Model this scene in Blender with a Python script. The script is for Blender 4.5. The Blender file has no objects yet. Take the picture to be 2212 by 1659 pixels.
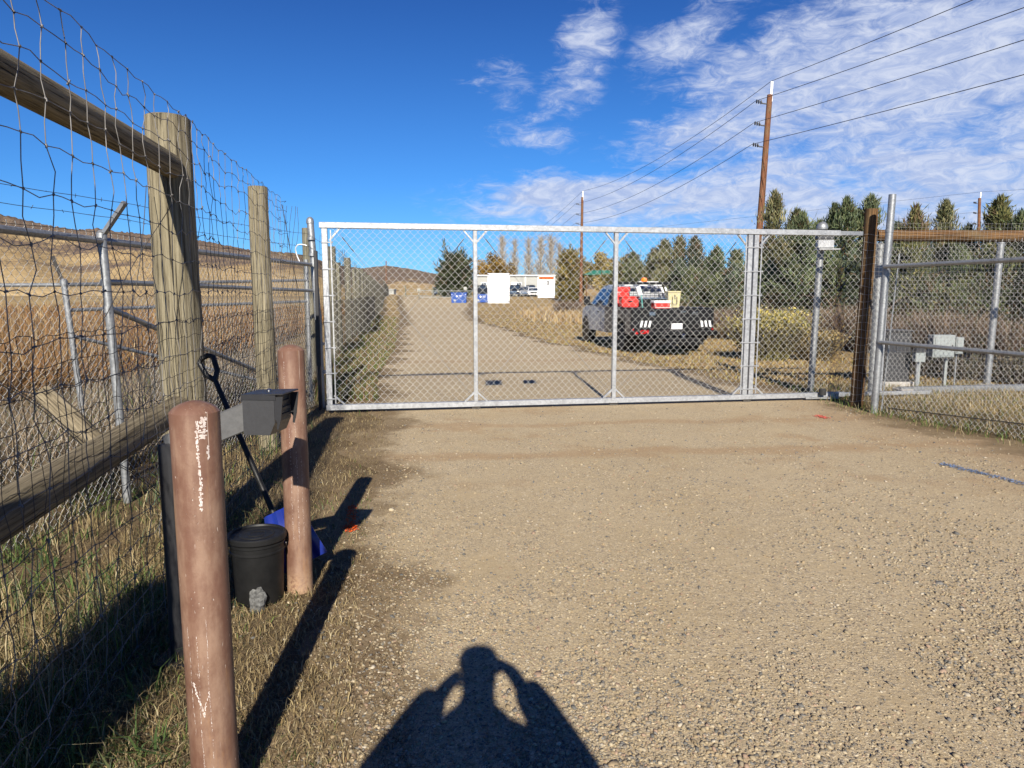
import bpy, math, random
import numpy as np
from mathutils import Vector, Matrix, Quaternion
random.seed(7); RNG = np.random.default_rng(7)
scene = bpy.context.scene
R = math.radians
# ------------------------------------------------------------------ camera
CAMH = 1.6; FPX = 1540.0; CX, CY = 1106.0, 829.5; HOR = 635.0
PITCH = math.atan((CY - HOR) / FPX)
cd = bpy.data.cameras.new('camera'); cam = bpy.data.objects.new('camera', cd)
scene.collection.objects.link(cam); scene.camera = cam
cam.location = (0, 0, CAMH); cam.rotation_euler = (R(90) - PITCH, 0, 0)
cd.sensor_width = 36; cd.lens = FPX / 2212 * 36; cd.clip_start = 0.01; cd.clip_end = 9000
# ------------------------------------------------------------------ sun and sky
SUN_EL = 29.5; SUN_DX = -0.05           # shadows run along (SUN_DX, 1)
hd = Vector((SUN_DX, 1, 0)).normalized()
sdir = Vector((hd.x * math.cos(R(SUN_EL)), hd.y * math.cos(R(SUN_EL)), -math.sin(R(SUN_EL))))
sl = bpy.data.lights.new('sun', 'SUN'); sl.energy = 4.6; sl.angle = R(0.5); sl.color = (1.0, 0.93, 0.82)
so = bpy.data.objects.new('sun', sl); scene.collection.objects.link(so)
so.rotation_euler = sdir.to_track_quat('-Z', 'Y').to_euler(); so.location = (0, -20, 30)
scene.view_settings.view_transform = 'Standard'; scene.view_settings.look = 'None'
scene.view_settings.exposure = 0.86; scene.view_settings.gamma = 1

class NT:
    """short node helper"""
    def __init__(s, tree): s.t = tree; s.n = tree.nodes; s.l = tree.links
    def new(s, ty, **kw):
        n = s.n.new(ty)
        for k, v in kw.items(): setattr(n, k, v)
        return n
    def put(s, sock, v):
        if v is None: return
        if isinstance(v, bpy.types.NodeSocket): s.l.new(v, sock)
        else:
            if hasattr(sock.default_value, '__len__') and not hasattr(v, '__len__'): v = (v, v, v)
            if hasattr(sock.default_value, '__len__') and len(sock.default_value) == 4 and len(v) == 3: v = (*v, 1)
            sock.default_value = v
    def m(s, op, a, b=None, c=None, clamp=False):
        n = s.new('ShaderNodeMath', operation=op, use_clamp=clamp)
        for i, v in enumerate((a, b, c)): s.put(n.inputs[i], v)
        return n.outputs[0]
    def mix(s, f, a, b, mode='MIX'):
        n = s.new('ShaderNodeMix', data_type='RGBA', blend_type=mode)
        s.put(n.inputs[0], f); s.put(n.inputs[6], a); s.put(n.inputs[7], b); return n.outputs[2]
    def ramp(s, f, stops):
        n = s.new('ShaderNodeValToRGB'); e = n.color_ramp.elements
        while len(e) < len(stops): e.new(0.5)
        for i, (p, c) in enumerate(stops):
            e[i].position = p; e[i].color = (*c, 1) if hasattr(c, '__len__') else (c, c, c, 1)
        s.put(n.inputs[0], f); return n.outputs[0]
    def sm(s, v, lo, hi):
        n = s.new('ShaderNodeMapRange', interpolation_type='SMOOTHSTEP')
        s.put(n.inputs[0], v); n.inputs[1].default_value = lo; n.inputs[2].default_value = hi; return n.outputs[0]
    def noise(s, vec, scale, detail=4, rough=0.55, dist=0.0, col=False):
        n = s.new('ShaderNodeTexNoise'); s.put(n.inputs['Vector'], vec)
        n.inputs['Scale'].default_value = scale; n.inputs['Detail'].default_value = detail
        n.inputs['Roughness'].default_value = rough; n.inputs['Distortion'].default_value = dist
        return n.outputs[1 if col else 0]
    def vor(s, vec, scale, feat='F1', out=0, rnd=1.0, dim='3D'):
        n = s.new('ShaderNodeTexVoronoi', feature=feat, voronoi_dimensions=dim); s.put(n.inputs['Vector'], vec)
        n.inputs['Scale'].default_value = scale; n.inputs['Randomness'].default_value = rnd
        return n.outputs[out]
    def mapping(s, vec, scale=(1, 1, 1), loc=(0, 0, 0), rot=(0, 0, 0)):
        n = s.new('ShaderNodeMapping'); s.put(n.inputs[0], vec); n.inputs[1].default_value = loc
        n.inputs[2].default_value = rot; n.inputs[3].default_value = scale; return n.outputs[0]
    def comb(s, x, y, z):
        n = s.new('ShaderNodeCombineXYZ')
        for i, v in enumerate((x, y, z)): s.put(n.inputs[i], v)
        return n.outputs[0]
    def sep(s, v):
        n = s.new('ShaderNodeSeparateXYZ'); s.put(n.inputs[0], v); return n.outputs

def ray(px, py):
    """world direction of a point of the photograph (2212 x 1659 scale)"""
    v = Vector(((px - CX) / FPX, 1, -(py - CY) / FPX))
    v.rotate(Matrix.Rotation(-PITCH, 3, 'X')); return v
def at(px, py, Y):
    d = ray(px, py); return Vector((d.x / d.y * Y, Y, CAMH + d.z / d.y * Y))
def G(px, py):
    d = ray(px, py); k = -CAMH / d.z; return Vector((d.x * k, d.y * k, 0))
def azel(px, py):
    d = ray(px, py).normalized(); return math.atan2(d.x, d.y), math.asin(d.z)

world = bpy.data.worlds.new('World'); scene.world = world; world.use_nodes = True
w = NT(world.node_tree); w.n.clear()
sky = w.new('ShaderNodeTexSky', sky_type='NISHITA'); sky.sun_disc = False
sky.sun_elevation = R(SUN_EL); sky.sun_rotation = math.atan2(-hd.x, -hd.y)
sky.altitude = 1600; sky.air_density = 1.0; sky.dust_density = 0.25; sky.ozone_density = 2.2
tc = w.new('ShaderNodeTexCoord'); nrm = w.new('ShaderNodeVectorMath', operation='NORMALIZE')
w.l.new(tc.outputs['Generated'], nrm.inputs[0]); X, Y_, Z = w.sep(nrm.outputs[0])
az = w.m('ARCTAN2', X, Y_); el = w.m('ARCSINE', Z)
def blob(px, py, a, b, ang=0.0, soft=1.0):
    """soft ellipse on the sky; a, b in photo pixels"""
    u0, v0 = azel(px, py); c, s_ = math.cos(ang), math.sin(ang); k = 1 / FPX * 0.85
    du = w.m('SUBTRACT', az, u0); dv = w.m('SUBTRACT', el, v0)
    p = w.m('ADD', w.m('MULTIPLY', du, c), w.m('MULTIPLY', dv, s_))
    q = w.m('ADD', w.m('MULTIPLY', du, -s_), w.m('MULTIPLY', dv, c))
    p = w.m('DIVIDE', p, a * k); q = w.m('DIVIDE', q, b * k)
    r = w.m('SQRT', w.m('ADD', w.m('MULTIPLY', p, p), w.m('MULTIPLY', q, q)))
    return w.sm(r, 1.45, 0.15)
blobs = [(1900, 150, 480, 190, 0.25, 1.0), (2280, 60, 420, 300, 0.1, 1.0), (1560, 290, 300, 100, 0.2, .86), (2060, 380, 600, 120, 0.0, 1.0),
         (1330, 428, 420, 80, 0.03, 1.0), (1700, 380, 420, 90, .1, .95), (1255, 130, 150, 85, 1.15, .56), (1085, 190, 130, 75, -0.6, .52), (1150, 290, 150, 55, 0.05, .50),
         (1190, 220, 130, 45, 0.7, .52), (1490, 75, 160, 80, 0.5, .56), (2300, 330, 320, 110, 0.1, 1.0), (1700, 130, 330, 110, 0.4, .8), (1850, 470, 600, 60, 0, .9)]
cov = None
for b in blobs:
    o = w.m('MULTIPLY', blob(*b[:5]), b[5]); cov = o if cov is None else w.m('MAXIMUM', cov, o)
sc = w.comb(w.m('MULTIPLY', az, 1.0), w.m('MULTIPLY', el, 3.4), 0)
scr = w.mapping(sc, rot=(0, 0, R(-16)))
n1 = w.noise(scr, 7.5, 8, 0.62, 0.7); n2 = w.noise(w.mapping(w.comb(az, w.m('MULTIPLY', el, 2.3), 3.3), rot=(0, 0, R(-24))), 26.0, 9, 0.68, 1.1)
n3 = w.noise(scr, 2.6, 3, 0.5)
dens = w.m('ADD', w.m('MULTIPLY', n1, 0.64), w.m('MULTIPLY', n2, 0.36))
dens = w.m('ADD', w.m('MULTIPLY', w.m('SUBTRACT', dens, 0.5), 2.6), w.m('MULTIPLY', w.m('SUBTRACT', n3, 0.5), 1.0))
dens = w.m('ADD', dens, w.m('MULTIPLY', cov, 0.95))
cl = w.sm(dens, 0.12, 0.98); cl = w.m('MULTIPLY', cl, w.sm(cov, 0.0, 0.25))
cl = w.m('MULTIPLY', cl, 0.90)
hz = w.sm(el, 0.16, -0.02)
tint = w.mix(w.sm(el, 0.62, 0.12), (0.135, 0.36, 0.93), (0.30, 0.74, 1.28))
skc = w.mix(1.0, sky.outputs[0], tint, 'MULTIPLY')
skc = w.mix(w.m('MULTIPLY', hz, 0.15), skc, (5.6, 7.6, 10.5))
ccol = w.mix(w.sm(n2, 0.35, 0.7), (5.0, 6.0, 8.8), (8.0, 8.6, 10.2))
fin = w.mix(cl, skc, ccol)
bg = w.new('ShaderNodeBackground'); w.l.new(fin, bg.inputs[0]); bg.inputs[1].default_value = 0.05
wo = w.new('ShaderNodeOutputWorld'); w.l.new(bg.outputs[0], wo.inputs[0])

# ------------------------------------------------------------------ materials
def mat(name, fn, **kw):
    m = bpy.data.materials.new(name); m.use_nodes = True; t = NT(m.node_tree); t.n.clear()
    b = t.new('ShaderNodeBsdfPrincipled'); o = t.new('ShaderNodeOutputMaterial'); t.l.new(b.outputs[0], o.inputs[0])
    t.b = b; t.tc = t.new('ShaderNodeTexCoord'); t.obj = t.tc.outputs['Object']
    t.geo = t.new('ShaderNodeNewGeometry'); t.pos = t.geo.outputs['Position']
    for k, v in kw.items(): t.put(b.inputs[k.replace('_', ' ')], v)
    fn(t); return m
def bump(t, h, dist=0.01, st=1.0):
    n = t.new('ShaderNodeBump'); t.put(n.inputs['Height'], h); n.inputs['Distance'].default_value = dist
    n.inputs['Strength'].default_value = st; t.l.new(n.outputs[0], t.b.inputs['Normal'])
def plain(name, col, rough=0.5, metal=0.0, var=0.25, scale=14, bmp=0.0, spec=0.5):
    def f(t):
        n = t.noise(t.obj, scale, 6, 0.65)
        d = tuple(c * (1 - var) for c in col); l = tuple(min(1, c * (1 + var)) for c in col)
        t.put(t.b.inputs['Base Color'], t.ramp(n, [(0.3, d), (0.7, l)]))
        t.put(t.b.inputs['Roughness'], t.ramp(n, [(0.3, min(1, rough * 1.15)), (0.7, rough * 0.85)]))
        if bmp: bump(t, n, bmp)
    return mat(name, f, Metallic=metal, Specular_IOR_Level=spec)
M = {}
def mk_steel(name, col, rough, metal, spangle=60):
    def f(t):
        v = t.vor(t.obj, spangle, out=1); s = t.sep(v)[0]; n = t.noise(t.obj, 6, 6, 0.7)
        k = t.m('ADD', t.m('MULTIPLY', s, 0.35), t.m('MULTIPLY', n, 0.65))
        t.put(t.b.inputs['Base Color'], t.ramp(k, [(0.25, tuple(c * .72 for c in col)), (0.55, col), (0.8, tuple(min(1, c * 1.2) for c in col))]))
        t.put(t.b.inputs['Roughness'], t.m('ADD', rough - 0.1, t.m('MULTIPLY', n, 0.25)))
    return mat(name, f, Metallic=metal)
M['galv'] = mk_steel('galvanised steel', (.30, .31, .315), .45, .6)
M['galvwire'] = mk_steel('galvanised wire', (.46, .45, .42), .42, .35)
M['gate'] = mk_steel('gate aluminium', (.37, .38, .39), .45, .45, 40)
M['gatewire'] = mk_steel('bright gate wire', (.40, .40, .38), .42, .4)
M['oldwire'] = plain('weathered fence wire', (.055, .050, .045), .7, .1, .4, 30)
M['midwire'] = plain('dull fence wire', (.17, .16, .15), .55, .15, .5, 9)
M['blackmetal'] = plain('black powder coat', (.022, .022, .024), .45, 0, .3, 30, .0006)
M['darkmetal'] = plain('dark grey powder coat', (.050, .050, .052), .42, .2, .18, 60, .0006)
M['greymetal'] = plain('grey steel beam', (.11, .11, .11), .5, .3, .25, 30)
M['blackplastic'] = plain('black plastic', (.010, .010, .010), .5, 0, .5, 14, .001, .3)
M['blueplastic'] = plain('blue shovel plastic', (.008, .02, .17), .35, 0, .2, 20)
M['bluedump'] = plain('blue dumpster paint', (.010, .06, .27), .45, 0, .25, 2)
M['white'] = plain('white paint', (.80, .80, .80), .4, 0, .03, 3)
M['signwhite'] = plain('white sign face', (.82, .82, .82), .35, 0, .02, 3)
M['signorange'] = plain('orange sign paint', (.80, .17, .02), .45, 0, .05, 3)
M['ink'] = plain('black ink', (.012, .012, .012), .5, 0, .1)
M['greyink'] = plain('grey ink', (.25, .25, .25), .5, 0, .1)
M['truckgrey'] = plain('grey truck paint', (.44, .45, .46), .28, .3, .10, 2)
M['servicegrey'] = plain('dull grey service body paint', (.15, .142, .125), .4, .1, .1, 2)
M['truckblack'] = plain('black truck paint', (.007, .007, .008), .42, 0, .3, 6, 0, .25)
M['glass'] = plain('vehicle window glass', (.03, .045, .07), .05, 0, .05, 2)
M['rubber'] = plain('tyre rubber', (.02, .02, .02), .8, 0, .3, 20)
M['chrome'] = plain('chrome', (.6, .6, .62), .2, 1, .1, 8)
M['red'] = plain('red plastic', (.75, .03, .02), .4, 0, .12, 8)
M['cream'] = plain('cream plastic', (.50, .44, .24), .5, 0, .08, 8)
M['amber'] = plain('amber beacon lens', (.9, .22, .02), .25, 0, .1)
M['greenroof'] = plain('green roof sheet', (.03, .17, .11), .55, 0, .15, 2)
M['trailer'] = plain('grey white trailer siding', (.34, .34, .31), .6, 0, .06, 3)
M['darkcar'] = plain('dark car paint', (.02, .022, .028), .25, .2, .2, 2)
M['silvercar'] = plain('silver car paint', (.38, .39, .40), .3, .5, .1, 2)
M['whitecar'] = plain('white car paint', (.72, .72, .72), .3, 0, .05, 2)
M['redlens'] = plain('red lamp lens', (.45, .01, .01), .25, 0, .1)
M['phone'] = plain('phone body', (.03, .03, .03), .3, 0, .1)
M['skin'] = plain('skin', (.55, .34, .25), .5, 0, .06)
M['hair'] = plain('dark hair', (.04, .025, .02), .7, 0, .3, 60, .002)
M['jacket'] = plain('navy jacket cloth', (.04, .05, .08), .85, 0, .2, 40, .002)
M['denim'] = plain('blue denim', (.06, .09, .17), .9, 0, .25, 60, .001)
M['equip'] = plain('light grey enclosure', (.26, .285, .28), .5, 0, .08, 6)
M['concrete'] = plain('concrete', (.38, .36, .33), .9, 0, .2, 12, .003)
M['teal'] = plain('teal handle', (.10, .40, .36), .5, 0, .1)

def mk_wood(name, dark, mid, light, band=None):
    def f(t):
        v = t.mapping(t.obj, (26, 26, 1.1)); g = t.noise(v, 1.6, 8, 0.7, 0.35)
        v2 = t.mapping(t.obj, (70, 70, 1.6)); g2 = t.noise(v2, 1.4, 5, 0.7, 0.2)
        big = t.noise(t.obj, 2.6, 4, 0.6)
        k = t.m('ADD', t.m('MULTIPLY', g, 0.6), t.m('MULTIPLY', g2, 0.4))
        c = t.ramp(k, [(0.40, dark), (0.50, mid), (0.62, light)])
        c = t.mix(t.sm(big, .42, .7), c, t.mix(.4, c, (.17, .145, .085)))
        crack = t.sm(g2, 0.41, 0.34)
        c = t.mix(t.m('MULTIPLY', crack, .85), c, (.025, .018, .012))
        kn = t.vor(t.mapping(t.obj, (1, 1, .55)), 4.3); knot = t.sm(kn, .11, .05)
        c = t.mix(t.m('MULTIPLY', knot, .7), c, (.06, .035, .02))
        t.put(t.b.inputs['Base Color'], c)
        bump(t, t.m('SUBTRACT', k, t.m('MULTIPLY', crack, 0.8)), 0.012)
    return mat(name, f, Roughness=.85, Specular_IOR_Level=.2)
M['wood'] = mk_wood('weathered post wood', (.075, .062, .042), (.20, .172, .112), (.335, .295, .20))
M['woodgrey'] = mk_wood('grey rail wood', (.065, .052, .034), (.19, .155, .098), (.32, .265, .175))
M['woodbrown'] = mk_wood('brown treated post wood', (.038, .019, .008), (.115, .060, .024), (.21, .12, .052))
M['pole'] = mk_wood('utility pole wood', (.07, .03, .014), (.17, .07, .035), (.27, .13, .07))
M['woodold'] = mk_wood('old grey post wood', (.06, .06, .05), (.16, .15, .11), (.28, .26, .19))

def f_boll(t):
    n = t.noise(t.obj, 3.0, 5, .6); fine = t.noise(t.obj, 60, 4, .7)
    c = t.ramp(n, [(0.3, (.108, .050, .031)), (0.55, (.145, .071, .046)), (0.75, (.20, .112, .076))])
    # sun-bleached vertical bands
    st = t.m('ADD', t.m('MULTIPLY', t.noise(t.mapping(t.obj, (9, 9, .5)), 1.0, 4, .6, .3), .5), t.m('MULTIPLY', t.noise(t.mapping(t.obj, (1, 1, .45)), 13, 6, .7), .5))
    c = t.mix(t.m('MULTIPLY', t.sm(st, .42, .62), .72), c, (.29, .19, .13))
    # scratches: long vertical and fine flecks
    s1 = t.noise(t.mapping(t.obj, (60, 60, 2.2)), 1.0, 3, .6, .25); s2 = t.noise(t.mapping(t.obj, (7, 7, 1.7)), 1.0, 2, .5)
    scr = t.m('MULTIPLY', t.sm(s1, .64, .68), t.sm(s2, .48, .58))
    fl = t.noise(t.mapping(t.obj, (110, 110, 38)), 1.0, 2, .5, .1); flm = t.m('MULTIPLY', t.sm(fl, .69, .73), t.sm(t.noise(t.obj, 5, 2), .47, .6))
    scr = t.m('MAXIMUM', scr, flm)
    c = t.mix(t.m('MULTIPLY', scr, .8), c, (.55, .45, .38))
    ru = t.sm(t.noise(t.mapping(t.obj, (6, 6, 1.0)), 2.0, 6, .7), .54, .70)
    c = t.mix(t.m('MULTIPLY', ru, .6), c, (.32, .17, .07))
    z = t.sep(t.obj)[2]; soil = t.m('MULTIPLY', t.sm(z, .17, .0), t.sm(fine, .35, .6))
    c = t.mix(soil, c, (.34, .22, .13))
    t.put(t.b.inputs['Base Color'], c); t.put(t.b.inputs['Roughness'], t.ramp(n, [(0.3, .52), (0.8, .72)]))
    bump(t, t.m('ADD', fine, t.m('MULTIPLY', scr, -1.2)), .0012)
M['bollard'] = mat('brown bollard paint', f_boll, Roughness=.5)
def f_paintwhite(t):
    n = t.noise(t.mapping(t.obj, (60, 60, 16)), 1.4, 4, .7)
    t.put(t.b.inputs['Base Color'], t.ramp(n, [(0.3, (.42, .33, .28)), (0.6, (.62, .56, .52))]))
M['scuff'] = mat('white paint scuff', f_paintwhite, Roughness=.7)

def attr_mat(name, rough=.8, spec=.25, trans=0.0, var=.3, scale=9, sub=None):
    def f(t):
        a = t.new('ShaderNodeAttribute'); a.attribute_name = 'col'
        n = t.noise(t.pos, scale, 4, .6)
        c = t.mix(1.0, a.outputs['Color'], t.ramp(n, [(0.3, 1 - var), (0.7, 1.0)]), 'MULTIPLY')
        t.put(t.b.inputs['Base Color'], c)
        if trans:
            o = [x for x in t.n if x.type == 'OUTPUT_MATERIAL'][0]
            tr = t.new('ShaderNodeBsdfTranslucent'); t.put(tr.inputs[0], c)
            ms = t.new('ShaderNodeMixShader'); ms.inputs[0].default_value = trans
            t.l.new(t.b.outputs[0], ms.inputs[1]); t.l.new(tr.outputs[0], ms.inputs[2]); t.l.new(ms.outputs[0], o.inputs[0])
    return mat(name, f, Roughness=rough, Specular_IOR_Level=spec)
M['leaf'] = attr_mat('foliage', .7, .25, .22, .35, 1.1)
M['grass'] = attr_mat('grass blades', .7, .25, .25, .25, 3)
M['stone'] = attr_mat('gravel stones', .85, .25, 0, .25, 160)
M['twig'] = attr_mat('twigs and bark', .9, .1, 0, .25, 3)

def dirt_col(t):
    """bare dirt and straw, shared by ground and road margins"""
    p = t.pos; n = t.noise(p, 1.1, 6, .65); n2 = t.noise(p, 9, 6, .7); n3 = t.noise(p, 70, 4, .7)
    c = t.ramp(n, [(0.3, (.135, .092, .050)), (0.5, (.185, .132, .074)), (0.7, (.255, .195, .115))])
    c = t.mix(t.m('MULTIPLY', t.sm(n2, .5, .72), .55), c, (.115, .085, .040))
    c = t.mix(t.m('MULTIPLY', t.sm(n3, .52, .68), .5), c, (.36, .29, .18))
    return c, n, n2, n3
def f_ground(t):
    c, n, n2, n3 = dirt_col(t)
    g = t.noise(t.mapping(t.pos, (.25, .8, 1)), .45, 5, .6)      # mown stripes beyond the gate
    y = t.sep(t.pos)[1]; far = t.sm(y, 11, 16)
    field = t.ramp(g, [(0.3, (.21, .140, .066)), (0.46, (.32, .225, .108)), (0.62, (.40, .295, .145)), (0.75, (.25, .155, .082))])
    field = t.mix(t.m('MULTIPLY', t.sm(n2, .45, .7), .75), field, (.20, .135, .06))
    field = t.mix(t.m('MULTIPLY', t.sm(n3, .45, .7), .5), field, (.46, .36, .19))
    c = t.mix(far, c, field)
    t.put(t.b.inputs['Base Color'], c)
    bump(t, t.m('ADD', t.m('MULTIPLY', n2, .7), n3), .03)
M['ground'] = mat('dry grass ground', f_ground, Roughness=.95, Specular_IOR_Level=.1)
def f_road(t):
    p = t.pos
    w1 = t.noise(p, 5, 2, .5, col=True)
    pd = t.new('ShaderNodeVectorMath', operation='MULTIPLY_ADD'); t.l.new(w1, pd.inputs[0]); pd.inputs[1].default_value = (.06, .06, 0); t.l.new(p, pd.inputs[2])
    v = pd.outputs[0]
    big = t.noise(p, .55, 5, .6); mid = t.noise(p, 3.2, 6, .7); fine = t.noise(p, 55, 5, .75)
    base = t.ramp(big, [(0.3, (.340, .258, .146)), (0.5, (.390, .302, .180)), (0.7, (.435, .346, .216))])
    base = t.mix(t.m('MULTIPLY', t.sm(mid, .4, .7), .35), base, (.30, .225, .128))
    base = t.mix(t.m('MULTIPLY', t.sm(fine, .42, .62), .5), base, (.48, .385, .245))
    hs = []; c = base
    for sc_, th, amt in ((190, .50, .75), (105, .48, .8), (52, .44, .85)):
        d = t.vor(v, sc_, dim='2D'); cc = t.vor(v, sc_, out=1, dim='2D'); cs = t.sep(cc)
        pcol = t.ramp(cs[0], [(0.0, (.11, .105, .10)), (0.26, (.22, .185, .15)), (0.45, (.37, .29, .18)), (0.75, (.54, .44, .28)), (1.0, (.62, .53, .38))])
        keep = t.m('MULTIPLY', t.sm(d, th, th - .1), t.m('GREATER_THAN', cs[1], .66 if sc_ < 60 else .42))
        dm = t.m('MULTIPLY', keep, t.sm(t.noise(p, 1.4, 4, .6), .34, .60) if sc_ < 60 else t.sm(t.noise(p, 2.1, 4, .6), .20, .62))
        c = t.mix(t.m('MULTIPLY', dm, amt), c, pcol)
        hs.append(t.m('MULTIPLY', t.m('MULTIPLY', t.m('SUBTRACT', .45, d), dm), 30.0 / sc_))
    # rusty-brown damp wheel bands in front of the gate and at the borders
    xs, ys, zs = t.sep(p)
    yb = t.m('SUBTRACT', t.m('ADD', ys, t.m('MULTIPLY', t.m('SUBTRACT', t.noise(p, .9, 3), .5), .7)), t.m('MULTIPLY', xs, .10))
    def band(y0, wd, amt):
        return t.m('MULTIPLY', t.sm(t.m('ABSOLUTE', t.m('SUBTRACT', yb, y0)), wd, wd * .2), amt)
    b = t.m('MAXIMUM', band(8.62, .22, .8), band(6.95, .26, .9)); b = t.m('MAXIMUM', b, band(16.8, .5, .55))
    pa = t.m('MULTIPLY', t.sm(t.noise(p, .8, 5, .65), .52, .66), t.m('MULTIPLY', t.sm(ys, 4.6, 6.6), t.sm(ys, 10.5, 9.5)))
    b = t.m('MAXIMUM', b, t.m('MULTIPLY', pa, .75)); b = t.m('MULTIPLY', b, t.sm(mid, .25, .5))
    c = t.mix(t.m('MULTIPLY', b, .6), c, (.31, .195, .10))
    rr = t.m('MULTIPLY', t.sm(t.m('ADD', xs, t.m('MULTIPLY', t.m('SUBTRACT', big, .5), 2.2)), 3.4, 5.0), t.sm(ys, 4, 7)); c = t.mix(t.m('MULTIPLY', rr, .5), c, (.27, .18, .10))
    a = t.new('ShaderNodeAttribute'); a.attribute_name = 'edge'
    dc, n, n2, n3 = dirt_col(t)
    e = t.sm(t.m('ADD', a.outputs['Fac'], t.m('MULTIPLY', t.m('SUBTRACT', mid, .5), 1.1)), .3, .75)
    c = t.mix(e, c, dc)
    t.put(t.b.inputs['Base Color'], c)
    h = t.m('ADD', t.m('ADD', hs[0], hs[1]), t.m('ADD', hs[2], t.m('MULTIPLY', fine, .35)))
    bump(t, t.m('ADD', h, t.m('MULTIPLY', mid, .8)), .010, 1.0)
M['road'] = mat('gravel road surface', f_road, Roughness=.92, Specular_IOR_Level=.15)
def f_hill(t):
    p = t.pos; a = t.new('ShaderNodeAttribute'); a.attribute_name = 'edge'
    n = t.noise(t.mapping(p, (1, .35, 1.6)), .016, 7, .68, .3); n2 = t.noise(p, .11, 5, .75); n3 = t.noise(t.mapping(p, (1, .5, 3)), .035, 6, .7)
    tan = t.ramp(n3, [(0.3, (.30, .20, .095)), (0.5, (.43, .31, .155)), (0.7, (.52, .385, .20))])
    tan = t.mix(t.m('MULTIPLY', t.sm(n2, .52, .68), .45), tan, (.20, .13, .07))
    scrub = t.ramp(n2, [(0.3, (.105, .078, .062)), (0.5, (.165, .120, .090)), (0.66, (.30, .22, .13))])
    k = t.m('ADD', a.outputs['Fac'], t.m('ADD', t.m('MULTIPLY', t.m('SUBTRACT', n, .5), 1.9), t.m('MULTIPLY', t.m('SUBTRACT', n2, .5), .9)))
    c = t.mix(t.sm(k, .38, .60), tan, scrub)
    sp = t.m('MULTIPLY', t.sm(t.vor(p, .12), .30, .2), t.sm(n2, .5, .6))
    c = t.mix(sp, c, (.05, .055, .03))
    t.put(t.b.inputs['Base Color'], c); bump(t, n2, 2.0)
M['hill'] = mat('dry grass and scrub hillside', f_hill, Roughness=1, Specular_IOR_Level=.05)

# ------------------------------------------------------------------ object helpers
COL = scene.collection
def tag(o, label=None, cat=None, group=None, kind=None):
    if label: o['label'] = label
    if cat: o['category'] = cat
    if group: o['group'] = group
    if kind: o['kind'] = kind
    return o
def thing(name, label, cat, loc=(0, 0, 0), rz=0.0, group=None):
    o = bpy.data.objects.new(name, None); COL.objects.link(o); o.location = loc; o.rotation_euler = (0, 0, rz)
    o.empty_display_size = .1; return tag(o, label, cat, group)
def wloc(o):
    v = Vector((0, 0, 0))
    while o is not None: v += Vector(o.location); o = o.parent
    return v
def link(name, me, m=None, parent=None, world_co=True, smooth=False):
    o = bpy.data.objects.new(name, me); COL.objects.link(o)
    if m is not None: me.materials.append(m if not isinstance(m, str) else M[m])
    if parent is not None:
        o.parent = parent
        if world_co:
            me.transform(Matrix.Translation(-wloc(parent)))
    if smooth: me.polygons.foreach_set('use_smooth', [True] * len(me.polygons))
    return o
def np_mesh(name, V, F, n=None, cols=None, edge=None):
    """V (N,3); F (M,k); optional per-face colour / per-vertex value"""
    V = np.asarray(V, dtype=np.float32).reshape(-1, 3); F = np.asarray(F, dtype=np.int32); k = F.shape[1]
    me = bpy.data.meshes.new(name); me.vertices.add(len(V)); me.vertices.foreach_set('co', V.ravel())
    me.loops.add(F.size); me.loops.foreach_set('vertex_index', F.ravel())
    me.polygons.add(len(F)); me.polygons.foreach_set('loop_start', np.arange(0, F.size, k, dtype=np.int32))
    me.update(calc_edges=True)
    if cols is not None:
        a = me.attributes.new('col', 'FLOAT_COLOR', 'FACE'); c = np.ones((len(F), 4), dtype=np.float32); c[:, :3] = cols
        a.data.foreach_set('color', c.ravel())
    if edge is not None:
        a = me.attributes.new('edge', 'FLOAT', 'POINT'); a.data.foreach_set('value', np.asarray(edge, dtype=np.float32))
    return me
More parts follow.
